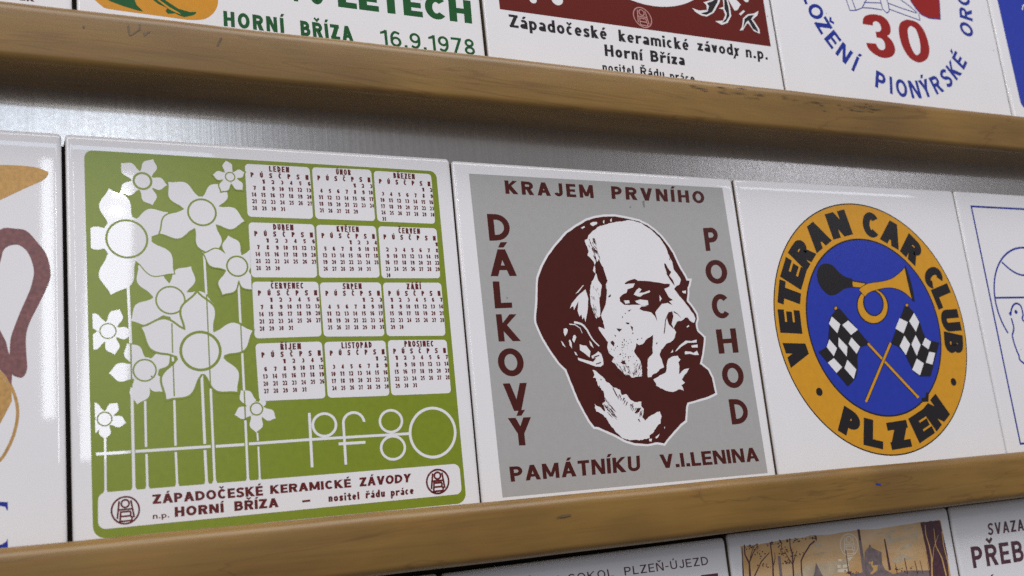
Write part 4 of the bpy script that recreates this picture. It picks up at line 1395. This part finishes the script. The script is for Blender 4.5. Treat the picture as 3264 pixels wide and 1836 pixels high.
# ================================================================== lower row
ZB = -168.0
pr_ = None
t = tile('plain white tile top at the bottom edge, left of the tile with thin black lettering', (-21, -18.6), (129.4, -18.6), (129.4, ZB), (-21, ZB))
t = tile('white tile with thin dark lettering under the lower rail, left of the town picture', (131.0, -18.9), (265.6, -18.4), (265.6, ZB), (131.0, ZB))
sl = []
sl += text_polys('PLZEŇ-ÚJEZD', [I7.p(1480, 328), I7.p(2286, 222), I7.p(2300, 302), I7.p(1490, 408)], .145, 1.0, .20)
sl += text_polys('SOKOL', [I7.p(938, 398), I7.p(1368, 342), I7.p(1384, 418), I7.p(950, 474)], .145, 1.0, .22)
sl += [I7([(2225, 404), (2388, 384), (2392, 420), (2230, 440)]), I7([(838, 410), (850, 408), (856, 450), (844, 452)]), I7([(560, 412), (580, 404), (570, 428)])]
pr('lettering', sl, PLUM, t, 0)
t = tile('white tile with an orange brown picture of bare trees, chimneys and town roofs', (267.3, -17.3), (403.6, -17.3), (403.6, ZB), (267.0, ZB))
a_, b_ = H7.p(100, 428), H7.p(2355, 132)
top = [H7.p(*q) for q in [(105, 425), (300, 408), (430, 385), (640, 348), (820, 330), (900, 305), (1100, 298), (1250, 272), (1420, 245), (1620, 235), (1850, 200), (1990, 180), (2135, 155), (2240, 150), (2330, 132), (2358, 138)]]
pic = pr('picture', [top + [(b_[0] + .4, -158), (a_[0] - .2, -158)]], SEPIA, t, 0)
bf = [[(1740, 290), (1790, 250), (1850, 240), (1860, 275), (1790, 300), (1830, 345), (1960, 310), (2000, 330), (2060, 280), (2090, 205), (2105, 215), (2095, 390), (2070, 340), (1960, 350), (1850, 380), (1770, 420), (1740, 360)], [(1615, 280), (1720, 268), (1730, 285), (1640, 302)], [(1935, 215), (1980, 200), (2000, 215), (2060, 205), (2010, 235), (1960, 260)], [(1900, 465), (1980, 400), (2065, 372), (2030, 430), (1980, 462)], [(1800, 575), (1860, 560), (1880, 515), (1960, 520), (2000, 545), (2090, 560), (1950, 580), (1880, 620), (1800, 600)], [(810, 650), (1190, 600), (1320, 570), (1330, 700), (1200, 740), (1000, 762), (820, 800), (620, 800), (620, 750), (800, 720)], [(920, 515), (1060, 490), (1075, 505), (940, 530)], [(940, 400), (1000, 385), (1025, 430), (960, 440)]]
for q in bf:
    pr('cloud', [rough(H7(q), .15, .8)], BUFF, pic, 2)
pr('bright_window', [H7(q) for q in [[(1195, 640), (1230, 636), (1232, 668), (1196, 672)], [(1258, 636), (1335, 630), (1300, 665), (1260, 668)], [(1200, 690), (1310, 684), (1310, 712), (1200, 720)], [(1205, 572), (1250, 570), (1240, 598), (1208, 600)], [(1300, 560), (1380, 545), (1330, 590)]]], CREAM, pic, 3)
emblem(H7, (1328, 412), (1432, 405), (1318, 282), CREAM, pic, 3, .09)
ch_ = Print()
ch_.poly(H7([(1420, 240), (1445, 240), (1520, 720), (1600, 1400), (1480, 1400), (1480, 720)]))
ch_.poly(rough(H7([(1500, 490), (1548, 440), (1552, 412), (1568, 412), (1575, 440), (1692, 495), (1700, 620), (1730, 690), (1820, 740), (2000, 700), (2250, 700), (2300, 1400), (1380, 1400), (1340, 740), (1460, 730), (1500, 690)]), .12, 1.2), 0)
ch_.poly(H7([(955, 612), (970, 640), (1020, 740), (1060, 800), (1060, 1400), (880, 1400), (900, 800), (935, 740)]))
ch_.poly(H7([(525, 540), (555, 535), (592, 900), (560, 900)]))
ch_.build('town', SLATE, pic, 4)
tr = Print()
tr.poly(H7([(1422, 236), (1446, 238), (1462, 360), (1440, 362)]))
tr.poly(H7([(1718, 345), (1732, 345), (1800, 690), (1775, 700)]))
tr.poly(rough(H7([(2130, 160), (2345, 135), (2430, 500), (2470, 900), (2330, 1200), (2250, 900), (2190, 450)]), .2, 1.0))
for q, a, b in [([(150, 410), (155, 520), (205, 620), (215, 800), (220, 1100)], .5, 1.3), ([(300, 420), (250, 500), (205, 610)], .3, .6), ([(260, 430), (240, 470), (215, 560)], .25, .4), ([(440, 380), (455, 500), (470, 620), (475, 800), (480, 1000)], .5, 1.0), ([(430, 500), (340, 600), (265, 760), (250, 900)], .35, .8), ([(660, 350), (665, 430), (690, 520), (695, 640), (705, 800)], .45, .9), ([(740, 480), (715, 560), (692, 640)], .3, .5), ([(600, 480), (650, 570), (690, 630)], .3, .5), ([(940, 370), (890, 410), (820, 520), (788, 590), (792, 700), (802, 800)], .7, .7), ([(125, 440), (130, 620), (140, 800)], .3, .9), ([(1290, 470), (1305, 600), (1325, 740)], .4, .5), ([(1950, 560), (1985, 740)], .5, .5), ([(2065, 590), (2100, 740)], .45, .5), ([(2125, 590), (2160, 740)], .35, .4), ([(1845, 620), (1870, 740)], .3, .4), ([(480, 640), (495, 560), (490, 500)], .4, .2), ([(565, 380), (570, 470)], .3, .3)]:
    tr.polys(taper(H7(q), a, b))
rs = random.Random(11)
for k in range(210):
    cx0, cy0, sx_, sy_ = rs.choice([(240, 430, 90, 30), (440, 400, 60, 20), (560, 400, 60, 40), (660, 360, 50, 20), (760, 360, 50, 25), (920, 335, 45, 28), (920, 335, 45, 28), (580, 500, 50, 40), (380, 620, 60, 60), (700, 510, 70, 50), (640, 600, 40, 30), (300, 500, 60, 60), (1950, 680, 130, 40), (1350, 725, 60, 15)])
    x, y = rs.gauss(cx0, sx_ * .6), rs.gauss(cy0, sy_ * .6)
    if y < 428 - (x - 100) * .131 + (-12):
        continue
    r_ = rs.uniform(4, 11)
    tr.poly(H7([(x + r_ * rs.uniform(.5, 1.3) * math.cos(a), y + r_ * rs.uniform(.5, 1.3) * math.sin(a)) for a in (0, 1.1, 2.3, 3.4, 4.6, 5.5)]))
tr.build('bare_tree', PLUM, pic, 6)
bt = Print()
for q, a, b in [([(2180, 190), (2190, 300), (2230, 430), (2255, 560), (2260, 760), (2300, 900)], .4, 1.2), ([(2280, 230), (2300, 420), (2370, 560), (2420, 760)], .35, .9), ([(2330, 300), (2280, 440), (2265, 600)], .2, .4), ([(2370, 260), (2390, 420), (2440, 620), (2460, 800)], .5, .6), ([(2150, 420), (2200, 520), (2230, 700)], .2, .3)]:
    bt.polys(taper(H7(q), a, b))
bts = []
bts.append([rough(H7(q), .15, .8) for q in [[(1560, 610), (1600, 590), (1590, 640), (1650, 640), (1640, 700), (1590, 740), (1560, 740), (1600, 690)], [(1545, 600), (1565, 605), (1555, 635)]]])
OCHRE = glaze("ochre_ink", (.58, .36, .13), .2, .15)
bt.build('light_trunk', OCHRE, pic, 8)
for q in bts[0]:
    pr('town_light', [q], OCHRE, pic, 8)

t = tile('white tile with bold dark lettering at the lower right corner', (405.2, -17.3), (541, -17.3), (541, ZB), (405.0, ZB))
bl = []
bl += text_polys('SVAZARM', [I8.p(985, 328), I8.p(2080, 190), I8.p(2110, 432), I8.p(1008, 576)], .19, .9, .17)
bl += text_polys('PŘEBOR', [I8.p(622, 826), I8.p(2330, 600), I8.p(2400, 1040), I8.p(690, 1285)], .20, .95, .17)
bl += [I8([(1050, 1450), (1085, 1415), (1120, 1410), (1085, 1480)])]
pr('lettering', bl, PLUM, t, 0)
